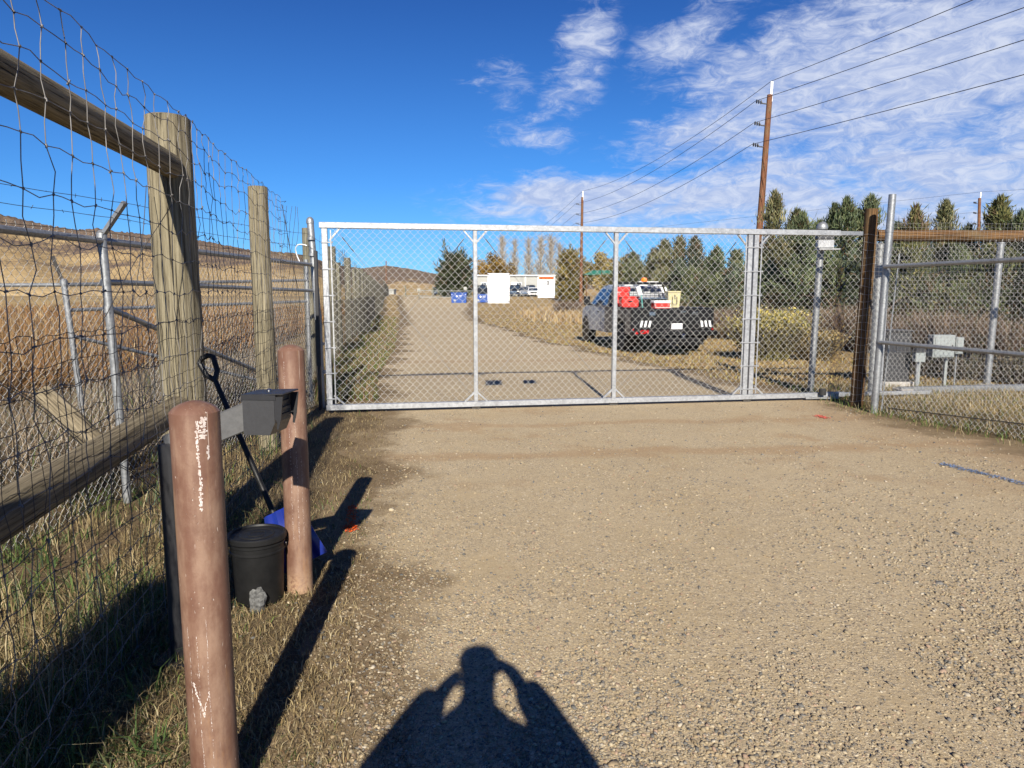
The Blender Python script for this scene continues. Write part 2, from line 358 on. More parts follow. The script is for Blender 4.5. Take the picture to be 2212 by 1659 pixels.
class MB:
    """collects boxes, tubes, lathes into one mesh"""
    def __init__(s): s.v = []; s.f = []
    def add(s, V, F):
        b = len(s.v); s.v += [tuple(map(float, v)) for v in V]; s.f += [tuple(int(i) + b for i in f) for f in F]; return s
    def box(s, c, d, rot=None, bev=0.0):
        x, y, z = d[0] / 2, d[1] / 2, d[2] / 2
        if bev > 0:
            b = min(bev, x * .9, y * .9, z * .9); V = []
            for sx in (-1, 1):
                for sy in (-1, 1):
                    for sz in (-1, 1):
                        V += [(sx * x, sy * (y - b), sz * (z - b)), (sx * (x - b), sy * y, sz * (z - b)), (sx * (x - b), sy * (y - b), sz * z)]
            I = lambda a, b_, c_, k: ((a * 2 + b_) * 2 + c_) * 3 + k
            F = [(I(0,0,0,0), I(0,0,1,0), I(0,1,1,0), I(0,1,0,0)), (I(1,0,0,0), I(1,1,0,0), I(1,1,1,0), I(1,0,1,0)),
                 (I(0,0,0,1), I(1,0,0,1), I(1,0,1,1), I(0,0,1,1)), (I(0,1,0,1), I(0,1,1,1), I(1,1,1,1), I(1,1,0,1)),
                 (I(0,0,0,2), I(0,1,0,2), I(1,1,0,2), I(1,0,0,2)), (I(0,0,1,2), I(1,0,1,2), I(1,1,1,2), I(0,1,1,2))]
            for a in (0, 1):
                for c_ in (0, 1):
                    F.append((I(a,c_,0,0), I(a,c_,1,0), I(a,c_,1,1), I(a,c_,0,1)))
                    F.append((I(a,0,c_,0), I(a,1,c_,0), I(a,1,c_,2), I(a,0,c_,2)))
                    F.append((I(0,a,c_,1), I(1,a,c_,1), I(1,a,c_,2), I(0,a,c_,2)))
                    for e in (0, 1): F.append((I(a,c_,e,0), I(a,c_,e,1), I(a,c_,e,2)))
        else:
            V = [(sx * x, sy * y, sz * z) for sx in (-1, 1) for sy in (-1, 1) for sz in (-1, 1)]
            F = [(0,1,3,2), (4,6,7,5), (0,4,5,1), (2,3,7,6), (0,2,6,4), (1,5,7,3)]
        if rot is not None: V = [rot @ Vector(v) for v in V]
        return s.add([(v[0] + c[0], v[1] + c[1], v[2] + c[2]) for v in V], F)
    def bar(s, a, b, wd, th, up=(0, 0, 1), bev=0.0):
        a, b = Vector(a), Vector(b); z = (b - a); L = z.length; z.normalize(); u = Vector(up)
        if abs(z.dot(u)) > .99: u = Vector((0, 1, 0))
        x = u.cross(z).normalized(); y = z.cross(x)
        return s.box((a + b) / 2, (wd, th, L), Matrix((x, y, z)).transposed(), bev)
    def tube(s, pts, r, n=8, cap=True):
        P = [Vector(p) for p in pts]; rs = r if hasattr(r, '__len__') else [r] * len(P)
        V = []; F = []; prev = None
        for i, p in enumerate(P):
            t = (P[min(i + 1, len(P) - 1)] - P[max(i - 1, 0)]).normalized()
            if prev is None:
                prev = (Vector((0, 0, 1)) if abs(t.z) < .9 else Vector((1, 0, 0))).cross(t).normalized()
            else: prev = (prev - t * prev.dot(t)).normalized()
            q = t.cross(prev)
            for k in range(n):
                a = 2 * math.pi * k / n; V.append(p + (prev * math.cos(a) + q * math.sin(a)) * rs[i])
        for i in range(len(P) - 1):
            for k in range(n): F.append((i * n + k, i * n + (k + 1) % n, (i + 1) * n + (k + 1) % n, (i + 1) * n + k))
        if cap: F.append(tuple(range(n - 1, -1, -1))); F.append(tuple((len(P) - 1) * n + k for k in range(n)))
        return s.add(V, F)
    def lathe(s, c, prof, n=24, axis='z', rot=None):
        V = []; F = []
        for r, h in prof:
            for k in range(n):
                a = 2 * math.pi * k / n; p = (r * math.cos(a), r * math.sin(a), h)
                if axis == 'x': p = (p[2], p[0], p[1])
                if axis == 'y': p = (p[1], p[2], p[0])
                if rot is not None: p = rot @ Vector(p)
                V.append((p[0] + c[0], p[1] + c[1], p[2] + c[2]))
        for i in range(len(prof) - 1):
            for k in range(n): F.append((i * n + k, i * n + (k + 1) % n, (i + 1) * n + (k + 1) % n, (i + 1) * n + k))
        F.append(tuple(range(n - 1, -1, -1))); F.append(tuple((len(prof) - 1) * n + k for k in range(n)))
        return s.add(V, F)
    def prism(s, poly, h0, h1, fn):
        """poly in 2D, extruded h0..h1 ; fn(u, v, h) -> xyz"""
        n = len(poly); V = [fn(u, v, h0) for u, v in poly] + [fn(u, v, h1) for u, v in poly]
        F = [tuple(range(n - 1, -1, -1)), tuple(range(n, 2 * n))] + [(i, (i + 1) % n, n + (i + 1) % n, n + i) for i in range(n)]
        return s.add(V, F)
    def build(s, name, m, parent=None, local=False, smooth=False):
        me = bpy.data.meshes.new(name); me.from_pydata(s.v, [], s.f); me.update()
        import bmesh
        bm = bmesh.new(); bm.from_mesh(me); bmesh.ops.recalc_face_normals(bm, faces=bm.faces); bm.to_mesh(me); bm.free()
        o = link(name, me, m, parent, world_co=not local)
        if smooth:
            me.polygons.foreach_set('use_smooth', [True] * len(me.polygons))
            try: me.set_sharp_from_angle(angle=R(30))
            except Exception: pass
        return o
def wires(polys, r, n=4):
    """many thin tubes at once; polys: list of (N,3) arrays -> V, F"""
    Vs = []; Fs = []; base = 0
    ang = np.arange(n) * 2 * np.pi / n; ca, sa = np.cos(ang), np.sin(ang)
    for i, P in enumerate(polys):
        P = np.asarray(P, dtype=float); N = len(P)
        rr = r[i] if isinstance(r, (list, tuple)) else r
        T = np.gradient(P, axis=0); T /= np.linalg.norm(T, axis=1, keepdims=True) + 1e-9
        m = np.abs(T.mean(0)); ref = np.eye(3)[int(np.argmin(m))]
        A = np.cross(T, ref); A /= np.linalg.norm(A, axis=1, keepdims=True) + 1e-9; B = np.cross(T, A)
        rr = np.asarray(rr, dtype=float).reshape(-1, 1, 1)
        V = P[:, None, :] + (A[:, None, :] * ca[None, :, None] + B[:, None, :] * sa[None, :, None]) * rr
        Vs.append(V.reshape(-1, 3))
        i0 = np.arange(N - 1)[:, None] * n; k = np.arange(n)[None, :]; k2 = (k + 1) % n
        F = np.stack([i0 + k, i0 + k2, i0 + n + k2, i0 + n + k], -1).reshape(-1, 4) + base
        Fs.append(F); base += N * n
    return np.concatenate(Vs), np.concatenate(Fs)
def log(name, p0, p1, r0, r1, m, parent=None, seg=28, rings=14, rough=.02, dome=True, ang=0):
    """round timber; grain runs along its own z"""
    p0, p1 = Vector(p0), Vector(p1); L = (p1 - p0).length; rs = np.random.default_rng(int(abs(p0.x * 997 + p0.y * 131 + L * 77)) + 3)
    V = []; F = []; ph = rs.uniform(0, 6.28, 6)
    for i in range(rings + 1):
        t = i / rings; r = r0 + (r1 - r0) * t
        bx, by = .010 * math.sin(2.2 * t + ph[0]), .010 * math.sin(2.6 * t + ph[1])
        bx *= min(1, 4 * t * (1 - t)) ; by *= min(1, 4 * t * (1 - t))
        for k in range(seg):
            a = 2 * math.pi * k / seg
            q = r * (1 + rough * (math.sin(2 * a + ph[2] + t) + .6 * math.sin(3 * a + ph[3] - 2 * t) + .5 * math.sin(5 * a + 3 * t + ph[4])))
            if rs.random() < .10: q *= .975
            V.append((q * math.cos(a) + bx, q * math.sin(a) + by, t * L))
    for i in range(rings):
        for k in range(seg): F.append((i * seg + k, i * seg + (k + 1) % seg, (i + 1) * seg + (k + 1) % seg, (i + 1) * seg + k))
    b = len(V)
    for k in range(seg): V.append((V[rings * seg + k][0] * .9, V[rings * seg + k][1] * .9, L + r1 * .06))
    for k in range(seg): F.append((rings * seg + k, rings * seg + (k + 1) % seg, b + (k + 1) % seg, b + k))
    F.append(tuple(b + k for k in range(seg))); F.append(tuple(range(seg - 1, -1, -1)))
    me = bpy.data.meshes.new(name); me.from_pydata(V, [], F); me.update()
    o = link(name, me, m, parent, world_co=False)
    q = Vector((0, 0, 1)).rotation_difference((p1 - p0).normalized()); o.rotation_mode = 'QUATERNION'; o.rotation_quaternion = q @ Quaternion((0, 0, 1), ang)
    o.location = p0 - (wloc(parent) if parent else Vector((0, 0, 0)))
    me.polygons.foreach_set('use_smooth', [True] * len(me.polygons))
    try: me.set_sharp_from_angle(angle=R(50))
    except Exception: pass
    return o
def text_mesh(name, s, size, m, parent, loc, rot, local=True, align='CENTER', ext=.0008, sx=1.0, bold=0.0):
    cu = bpy.data.curves.new(name, 'FONT'); cu.body = s; cu.size = size; cu.align_x = align; cu.align_y = 'CENTER'; cu.extrude = ext; cu.offset = bold
    tmp = bpy.data.objects.new('tmp', cu); COL.objects.link(tmp); bpy.context.view_layer.update()
    me = bpy.data.meshes.new_from_object(tmp.evaluated_get(bpy.context.evaluated_depsgraph_get()))
    bpy.data.objects.remove(tmp); me.name = name; me.materials.clear()
    me.transform(Matrix.Diagonal((sx, 1, 1, 1))); me.transform(rot.to_4x4()); me.transform(Matrix.Translation(loc))
    return link(name, me, m, parent, world_co=not local)
def copy_tree(o, parent=None):
    c = o.copy(); COL.objects.link(c); c.parent = parent
    for ch in list(o.children): copy_tree(ch, c)
    return c

# ------------------------------------------------------------------ terrain
def sstep(a, b, x):
    t = np.clip((x - a) / (b - a), 0, 1); return t * t * (3 - 2 * t)
def H(x, y):
    x = np.asarray(x, dtype=float); y = np.asarray(y, dtype=float)
    z = 1.15 * sstep(86, 115, y)
    z = z + .05 * np.sin(x * .35 + 1) * np.sin(y * .21) * sstep(14, 26, y)
    z = z - .35 * sstep(-4.6, -6.5, x) * sstep(120, 60, y)      # reed ditch beyond the left fence
    return z
gx = np.concatenate([-np.geomspace(3000, 14, 34), np.linspace(-13, 16, 100), np.geomspace(17, 3000, 34)])
gy = np.concatenate([-np.geomspace(300, 4, 12), np.linspace(-3, 30, 110), np.geomspace(30.6, 140, 80), np.geomspace(146, 5000, 30)])
XX, YY = np.meshgrid(gx, gy); ZZ = H(XX, YY)
nx, ny = len(gx), len(gy); idx = np.arange(nx * ny).reshape(ny, nx)
Fq = np.stack([idx[:-1, :-1], idx[:-1, 1:], idx[1:, 1:], idx[1:, :-1]], -1).reshape(-1, 4)
tag(link('ground', np_mesh('ground', np.stack([XX, YY, ZZ], -1), Fq), 'ground', smooth=True), 'dry grass and bare dirt on both sides of the gravel road', None, kind='structure')

# gravel road: left and right borders as functions of y
LB = [(-6, -.1), (0, -.25), (2.1, -.42), (3.6, -.70), (4.7, -.90), (6.7, -1.18), (9.2, -1.52), (11, -2.0), (13.8, -2.5), (20, -3.1), (33, -5.0), (70, -10.6), (100, -15.6), (140, -22), (240, -38)]
RB = [(-6, 7), (0, 7.0), (4, 6.0), (6.6, 5.1), (8, 4.85), (10, 4.7), (11.5, 4.3), (13.9, 3.6), (18, 2.4), (22, 1.75), (24.6, .9), (31.6, -.25), (39, -1.9), (60, -3.6), (99, -5.6), (120, -9), (140, -16.5), (240, -32)]
def lb(y): return np.interp(y, *zip(*LB))
def rb(y): return np.interp(y, *zip(*RB))
ry = np.concatenate([np.arange(-6, 30, .18), np.arange(30, 150, .7), np.linspace(151, 240, 60)]); K = 61
rV = []; rE = []
for y in ry:
    wob = .16 * math.sin(y * 2.3) + .10 * math.sin(y * 5.1 + 1) + .08 * random.uniform(-1, 1); wob2 = .18 * math.sin(y * 1.7 + 2) + .1 * math.sin(y * 4.3) + .08 * random.uniform(-1, 1)
    a, b = lb(y) - .35 + wob, rb(y) + .35 + wob2
    for k in range(K):
        t = k / (K - 1); t = t * t * (3 - 2 * t) if False else t
        x = a + (b - a) * t; e = min(x - a, b - x); rV.append((x, y, 0)); rE.append(1 - min(1, e / (.95 if y < 40 else 1.6)))
rV = np.array(rV); rV[:, 2] = H(rV[:, 0], rV[:, 1]) + .006 + .02 * (rV[:, 1] > 14) + .05 * (rV[:, 1] > 40)
idx = np.arange(len(rV)).reshape(len(ry), K)
Fq = np.stack([idx[:-1, :-1], idx[:-1, 1:], idx[1:, 1:], idx[1:, :-1]], -1).reshape(-1, 4)
tag(link('gravel_road', np_mesh('gravel_road', rV, Fq, edge=rE), 'road', smooth=True), 'tan gravel road running under the gate and away beside the fence', None, kind='structure')

# hills
PROF = [(-1400, 520), (-700, 455), (-300, 440), (0, 464), (36, 472), (126, 493), (180, 500), (220, 497), (252, 502), (335, 511), (418, 518), (540, 541), (650, 550),
        (720, 572), (784, 581), (834, 575), (883, 581), (932, 591), (960, 598), (1060, 606), (1200, 612), (1500, 616), (2300, 618), (3200, 610)]
hx = np.concatenate([np.linspace(-1400, -40, 60), np.linspace(-30, 1100, 300), np.linspace(1110, 3200, 60)]); T = np.concatenate([np.linspace(0, 1, 40), [1.08, 1.3]])
hy = np.interp(hx, *zip(*PROF)); hV = []; hE = []
rsn = np.random.default_rng(5); ph = rsn.uniform(0, 6.28, (8,))
for t in T:
    for px, py in zip(hx, hy):
        d = ray(px, HOR); u = Vector((d.x, d.y, 0)).normalized()
        ridge_d = 900 if px < 700 else 1500
        ridge_d = 900 + 600 * float(sstep(640, 760, px))
        dist = (200 if px < 700 else 420) + (ridge_d - 250) * t
        e = (HOR - py) / FPX * u.y
        f = min(t, 1) ** 1.05
        z = 1.6 + dist * e * f + 4 * math.sin(px * .021 + ph[0] + 5 * t) * f * (1 - min(t, 1)) * 2 + .9 * rsn.uniform(-1, 1) * f
        if t > 1: z = 1.6 + ridge_d * e * (1 - (t - 1) * 2.2)
        if t == 0: z = -2
        hV.append((u.x * dist, u.y * dist, z)); hE.append(min(1, f * (.75 if px < 700 else 1.3)))
idx = np.arange(len(hV)).reshape(len(T), len(hx))
Fq = np.stack([idx[:-1, :-1], idx[:-1, 1:], idx[1:, 1:], idx[1:, :-1]], -1).reshape(-1, 4)
tag(link('hills', np_mesh('hills', hV, Fq, edge=hE), 'hill', smooth=True), 'long dry hills of tan grass and brown scrub on the skyline', None, kind='structure')

# ------------------------------------------------------------------ scattered stuff
ico_v = []; g_ = (1 + 5 ** .5) / 2
for a in (-1, 1):
    for b in (-g_, g_): ico_v += [(0, a, b), (a, b, 0), (b, 0, a)]
ico_v = np.array(ico_v, dtype=float); ico_v /= np.linalg.norm(ico_v, axis=1, keepdims=True)
from itertools import combinations
ico_f = []
for c3 in combinations(range(12), 3):
    A, B, C_ = ico_v[list(c3)]
    if max(np.linalg.norm(A - B), np.linalg.norm(B - C_), np.linalg.norm(A - C_)) < 1.1:
        ico_f.append(c3 if np.dot(np.cross(B - A, C_ - A), A) > 0 else (c3[0], c3[2], c3[1]))
ico_f = np.array(ico_f)
PAL = np.array([(.42, .34, .215), (.46, .385, .26), (.36, .275, .165), (.33, .27, .185), (.21, .195, .17), (.155, .15, .135), (.37, .26, .18), (.48, .42, .32), (.27, .23, .175), (.34, .26, .16)])
PW = np.array([.2, .13, .17, .14, .09, .08, .06, .05, .08, .0]); PW /= PW.sum()
def vnoise(x, y, s, seed):
    rr = np.random.default_rng(seed); out = 0
    for i in range(6):
        a = rr.uniform(0, 6.28); k = s * rr.uniform(.6, 1.8); out = out + np.sin((x * math.cos(a) + y * math.sin(a)) * k + rr.uniform(0, 6.28))
    return out / 6
def stones(n, smin, smax, ymin, ymax, seed):
    r = np.random.default_rng(seed); m = n * 3
    iy = 1 / r.uniform(1 / ymax, 1 / ymin, m); x = r.uniform(-1, 1, m) * (.82 * iy + .8); y = iy
    edge = np.minimum(x - lb(y), rb(y) - x)
    wr = np.cos((x - .06 * y - .5 + .18 * np.sin(y * .9)) * 2 * np.pi / 1.75)
    pr = np.clip((edge + .35) / .5, .04, 1) * np.clip(.50 + .45 * vnoise(x, y, 2.2, 3) + .5 * vnoise(x, y, 6, 4) + .20 * wr, .14, 1)
    k = r.random(m) < pr; x, y = x[k][:n], y[k][:n]; n = len(x)
    s = smin * (smax / smin) ** (r.random(n) ** 1.9) * (1 + y * .03)
    sc3 = np.stack([s * r.uniform(.8, 1.35, n), s * r.uniform(.65, 1.1, n), s * r.uniform(.35, .7, n)], -1)
    V = ico_v[None] * (1 + r.uniform(-.3, .25, (n, 12, 1))) * sc3[:, None, :]
    a = r.uniform(0, 6.28, n); ca, sa = np.cos(a)[:, None], np.sin(a)[:, None]
    tl = r.uniform(-.4, .4, n)[:, None]; V[..., 2] += V[..., 0] * tl
    Vx = V[..., 0] * ca - V[..., 1] * sa; Vy = V[..., 0] * sa + V[..., 1] * ca
    V = np.stack([Vx + x[:, None], Vy + y[:, None], V[..., 2] + (sc3[:, 2] * r.uniform(-.65, .25, n))[:, None] + .006], -1)
    F = (ico_f[None] + (np.arange(n) * 12)[:, None, None]).reshape(-1, 3)
    ci = r.choice(len(PAL), n, p=PW); c = PAL[ci] * r.uniform(.75, 1.12, (n, 1))
    return V.reshape(-1, 3), F, np.repeat(c, 20, 0)
Va, Fa, Ca = stones(60000, .0025, .0085, 1.3, 11.5, 1)
Vc, Fc, Cc = stones(60000, .0035, .0115, 1.35, 14, 21); Cc = Cc * .86; Vc[:, 2] *= 1.3
Va = np.concatenate([Va, Vc]); Fa = np.concatenate([Fa, Fc + len(Va) - len(Vc)]); Ca = np.concatenate([Ca, Cc])
tag(link('gravel', np_mesh('gravel', Va, Fa, cols=Ca), 'stone', smooth=False), 'loose tan and grey gravel stones lying on the road', None, kind='stuff')
Vb, Fb, Cb = stones(260, .011, .022, 1.5, 11, 2)
tag(link('pebbles', np_mesh('pebbles', Vb, Fb, cols=Cb), 'stone', smooth=True), 'bigger rounded pebbles strewn over the gravel', None, kind='stuff')

def blades(name, x, y, h, wd, cols, lean=.5, seed=1, label='', m='grass', z=None, curl=.5, kind='stuff', flat=0):
    """bent grass blades: 5 verts, 2 faces (quad+tri as quads/tris -> all tris)"""
    r = np.random.default_rng(seed); n = len(x); z = H(x, y) if z is None else z
    a = r.uniform(0, 6.28, n); b = r.uniform(0, 6.28, n); l = lean * r.uniform(.1, 1.3, n)
    dx, dy = np.cos(b), np.sin(b); wx, wy = np.cos(a) * wd / 2, np.sin(a) * wd / 2
    z0 = z - .01
    mx, my, mz = x + dx * h * l * .35, y + dy * h * l * .35, z0 + h * .6 * np.sqrt(np.maximum(.05, 1 - (l * .6) ** 2))
    tx, ty = x + dx * h * l, y + dy * h * l; tz = mz + h * .4 * np.clip(1 - l * curl * 1.6, -1.0, 1)
    if flat: mz = z0 + .012 + .02 * r.random(n); tz = z0 + .012 + .03 * r.random(n) ** 2
    tz = np.maximum(tz, z0 + .005)
    V = np.stack([np.stack([x - wx, y - wy, z0], -1), np.stack([x + wx, y + wy, z0], -1),
                  np.stack([mx + wx * .8, my + wy * .8, mz], -1), np.stack([mx - wx * .8, my - wy * .8, mz], -1), np.stack([tx, ty, tz], -1)], 1).reshape(-1, 3)
    o = (np.arange(n) * 5)[:, None]; F = np.concatenate([o + [0, 1, 2], o + [0, 2, 3], o + [3, 2, 4]], 1).reshape(-1, 3)
    C3 = np.repeat(cols, 3, 0)
    return tag(link(name, np_mesh(name, V, F, cols=C3), m), label, None, kind=kind)
def pick(r, n, pal, w, lo=.75, hi=1.2):
    pal = np.array(pal); w = np.array(w, float); w /= w.sum(); return pal[r.choice(len(pal), n, p=w)] * r.uniform(lo, hi, (n, 1))
STRAW = [(.42, .33, .17), (.33, .25, .12), (.24, .17, .08), (.50, .42, .25), (.07, .12, .025), (.15, .21, .05), (.12, .16, .09)]
def fence_x(y): return -1.32 - .1665 * y
r = np.random.default_rng(11)
# straw and low grass of the strip between fence and road
n = 60000; y = 1 / r.uniform(1 / 10.5, 1 / 1.15, n); x = r.uniform(0, 1, n) ** .9 * (lb(y) - fence_x(y) + .4) + fence_x(y) - .5
k = r.random(n) < np.clip((lb(y) + .1 - x) * 2.2 + .12, .03, 1); x, y = x[k], y[k]; n = len(x)
green = np.clip(vnoise(x, y, 3.2, 21) * 1.6 + .15 + .5 * (x < fence_x(y) + .35), 0, 1)
near = np.clip((fence_x(y) + .6 - x) * 1.5, 0, 1)
h = (.025 + .05 * r.random(n)) + near * .10 * r.random(n)
cols = pick(r, n, STRAW[:4], [3, 3, 3, 1]); gm = r.random(n) < green * .45; cols[gm] = pick(r, int(gm.sum()), STRAW[4:], [1, 1, 1])
blades('low_grass', x, y, h, (.0018 + .0028 * r.random(n)) * (1 + .06 * y), cols, 1.35, 3, 'short straw and green grass along the foot of the fence')
# taller tufts behind and under the woven wire
n = 70000; y = 1 / r.uniform(1 / 12, 1 / 1.1, n); x = fence_x(y) + .12 - r.random(n) ** 1.2 * (1.2 + .55 * y)
cl_ = vnoise(x, y, 4.0, 31) + vnoise(x, y, 9, 32); k = r.random(n) < np.clip(.45 + cl_ * .9, .08, 1); x, y = x[k], y[k]; n = len(x)
gr = np.clip(.36 + vnoise(x, y, 2.6, 33) * 2.2, .02, .9)
cols = pick(r, n, STRAW[:4], [3, 3, 2, 2]); gm = r.random(n) < gr; cols[gm] = pick(r, int(gm.sum()), STRAW[4:], [1, 1.2, 1])
h = .04 + .26 * r.random(n) ** 2.2 + .14 * np.clip(cl_[k], 0, 1) * r.random(n)
blades('tall_grass', x, y, h, (.002 + .0035 * r.random(n) ** 1.5) * (1 + .08 * y), cols, 1.0, 4, 'tangle of green and straw grass behind the woven wire fence')
n = 420; y = 1 / r.uniform(1 / 9, 1 / 1.6, n); x = fence_x(y) + .45 - r.random(n) * (.9 + .35 * y); k = np.repeat(np.arange(n), 9)
bx, by = x[k] + r.normal(0, .03, len(k)), y[k] + r.normal(0, .03, len(k)); cols = pick(r, len(k), [(.07, .12, .035), (.11, .17, .05), (.10, .14, .085), (.19, .21, .08)], [2, 2, 1, 1])
blades('weed_tufts', bx, by, .05 + .13 * r.random(len(k)), .006 + .007 * r.random(len(k)), cols, 1.1, 13, 'broad bladed green tufts scattered in the grass by the fence')
n = 2600; y = 1 / r.uniform(1 / 10, 1 / 1.2, n); x = lb(y) + .25 - r.random(n) ** 1.3 * (lb(y) - fence_x(y) + 1.6 + .2 * y); cols = pick(r, n, [(.55, .44, .26), (.62, .52, .33), (.42, .31, .17), (.40, .22, .10)], [3, 2, 2, .8])
blades('loose_straw', x, y, .08 + .20 * r.random(n) ** 2, .002 + .003 * r.random(n), cols, 1.9, 14, 'loose dry straw stalks lying on the dirt by the bollards', flat=1)
n = 26000; y = 1 / r.uniform(1 / 9.5, 1 / 1.2, n); x = lb(y) + .1 - r.random(n) ** 1.1 * (lb(y) - fence_x(y) + .3); cols = pick(r, n, [(.30, .22, .12), (.20, .14, .08), (.42, .33, .19), (.11, .08, .045)], [3, 3, 2, 2])
blades('matted_litter', x, y, .02 + .05 * r.random(n), .0015 + .0035 * r.random(n), cols, 1.3, 15, 'matted brown grass litter on the dirt strip beside the road', flat=1)
# orange reeds filling the ditch
n = 90000; y = 1 / r.uniform(1 / 75, 1 / 7.6, n); x = -4.6 - .165 * y - r.random(n) * (2.5 + .85 * y)
cols = pick(r, n, [(.34, .19, .075), (.40, .25, .11), (.26, .14, .06), (.48, .36, .20), (.20, .13, .075)], [3, 2, 3, 2, 1.5])
h = (.75 + .75 * r.random(n)) * (1 + .12 * vnoise(x, y, 1.0, 41)); wd = .012 + .0012 * y
blades('orange_reeds', x, y, h, wd, cols, .55, 5, 'orange brown reeds filling the ditch beyond the fence')
n = 42000; y = r.uniform(5.2, 15, n); x = -3.3 - .165 * (y - 5) - r.random(n) * (1.4 + .25 * y)
cols = pick(r, n, [(.36, .29, .20), (.27, .20, .13), (.20, .15, .09), (.45, .38, .27), (.16, .19, .08)], [3, 3, 2, 2, .8])
h = .25 + .6 * r.random(n); blades('dead_weeds', x, y, h, .006 + .005 * r.random(n), cols, 1.0, 6, 'grey tan dead weeds behind the chain link fence')
# weeds along the fence beyond the gate
n = 26000; y = 1 / r.uniform(1 / 60, 1 / 10.6, n); x = fence_x(y) + .1 + (lb(y) - fence_x(y)) * r.random(n) ** 1.4 * .8
cols = pick(r, n, [(.36, .27, .14), (.20, .14, .08), (.10, .14, .04), (.17, .21, .06), (.26, .15, .09)], [2, 2, 1.6, 1.6, 1])
h = (.08 + .42 * r.random(n) * np.clip(1 - (x - fence_x(y)) / 1.4, .1, 1)); blades('fence_weeds', x, y, h, .006 + .001 * y, cols, .7, 7, 'green and brown weeds under the wooden fence beyond the gate')
# right verge
n = 30000; y = r.uniform(5.0, 12.5, n); x = np.interp(y, [5, 7.7, 9.5, 12.5], [6.1, 5.2, 4.55, 4.8]) + r.random(n) ** .8 * 3.6 - .15
k = r.random(n) < np.clip((x - np.interp(y, [5, 7.7, 9.5, 12.5], [6.1, 5.1, 4.5, 4.6])) * 1.6 + .1, .05, 1); x, y = x[k], y[k]; n = len(x)
cols = pick(r, n, STRAW[:6], [4, 3, 2, 3, .6, .6]); gg = (r.random(n) < .5) & (np.abs(x - np.interp(y, [5, 7.7, 9.5], [6.3, 5.4, 4.75])) < .25); cols[gg] = pick(r, int(gg.sum()), STRAW[4:6], [1, 1])
blades('verge_grass', x, y, .05 + .13 * r.random(n), .005 + .004 * r.random(n), cols, 1.0, 8, 'pale straw grass along the foot of the right chain link fence')
# mown grass on the right beyond the gate
n = 60000; y = 1 / r.uniform(1 / 90, 1 / 12.5, n); x = rb(y) + .15 + r.random(n) ** 1.1 * (2.5 + .62 * y)
k = r.random(n) < np.clip(.55 + vnoise(x * .4, y, 1.2, 51) * 1.2, .1, 1); x, y = x[k], y[k]; n = len(x)
cols = pick(r, n, [(.44, .33, .15), (.36, .25, .11), (.27, .18, .09), (.40, .34, .12)], [3, 3, 1.5, 1.5])
blades('mown_grass', x, y, .04 + .07 * r.random(n), .008 + .0014 * y, cols, 1.1, 9, 'dry mown grass around the parked truck')
# tall golden grass
n = 6500; y = r.uniform(38, 62, n); x = np.interp(y, [26, 62], [3.2, 3.6]) + r.normal(0, .07, n) * y * .35 + .9
k = x > rb(y) + 1.5; x, y = x[k], y[k]; n = len(x)
k = ~((y < 28) & (x < 6.6)); x, y = x[k], y[k]; n = len(x)
cols = pick(r, n, [(.55, .42, .22), (.48, .34, .17), (.36, .24, .13)], [3, 3, 1])
blades('golden_grass', x, y, .3 + .55 * r.random(n), .015 + .0009 * y, cols, .6, 10, 'tall golden grass between the truck and the far parking')

# ------------------------------------------------------------------ wooden game fence with woven wire
FD = Vector((-.1665, 1, 0)).normalized(); FN = Vector((1, .1665, 0)).normalized()
def fp(y, off=0, z=0): return Vector((fence_x(y), y, z)) + FN * off
gf = thing('game_fence', 'tall weathered wooden post fence covered in kinked woven wire, nearest on the left', 'fence', tuple(fp(4.42)))
def post(y, r0, r1, h, m='wood', parent=None, name='post', x=None, **k):
    p = fp(y) if x is None else Vector((x, y, 0))
    return log(name, (p.x, p.y, float(H(p.x, p.y)) - .12), (p.x, p.y, h), r0, r1, m, parent, **k)
post(.95, .11, .105, 2.62, 'wood', gf); post(.86, .165, .16, 1.60, 'woodgrey', gf, x=-1.73); post(4.42, .136, .128, 2.64, 'wood', gf, ang=.6); post(7.3, .105, .096, 2.655, 'wood', gf, ang=2.2)  # the short thick grey post is unseen, added to cast the lower-left ground shadow
post(11.4, .085, .08, 2.62, 'woodold', gf)
a, b = fp(.9, .02, 2.34), fp(4.30, .035, 2.345); log('rail', a, b, .068, .070, 'woodgrey', gf, ang=1)
a, b = fp(.9, .0, .84), fp(4.36, .0, .91); log('rail', a, b, .080, .078, 'woodgrey', gf, ang=2)
log('brace_stub', at(212, 965, 3.38) , at(98, 852, 3.75), .050, .046, 'woodgrey', gf, rough=.05, ang=2)
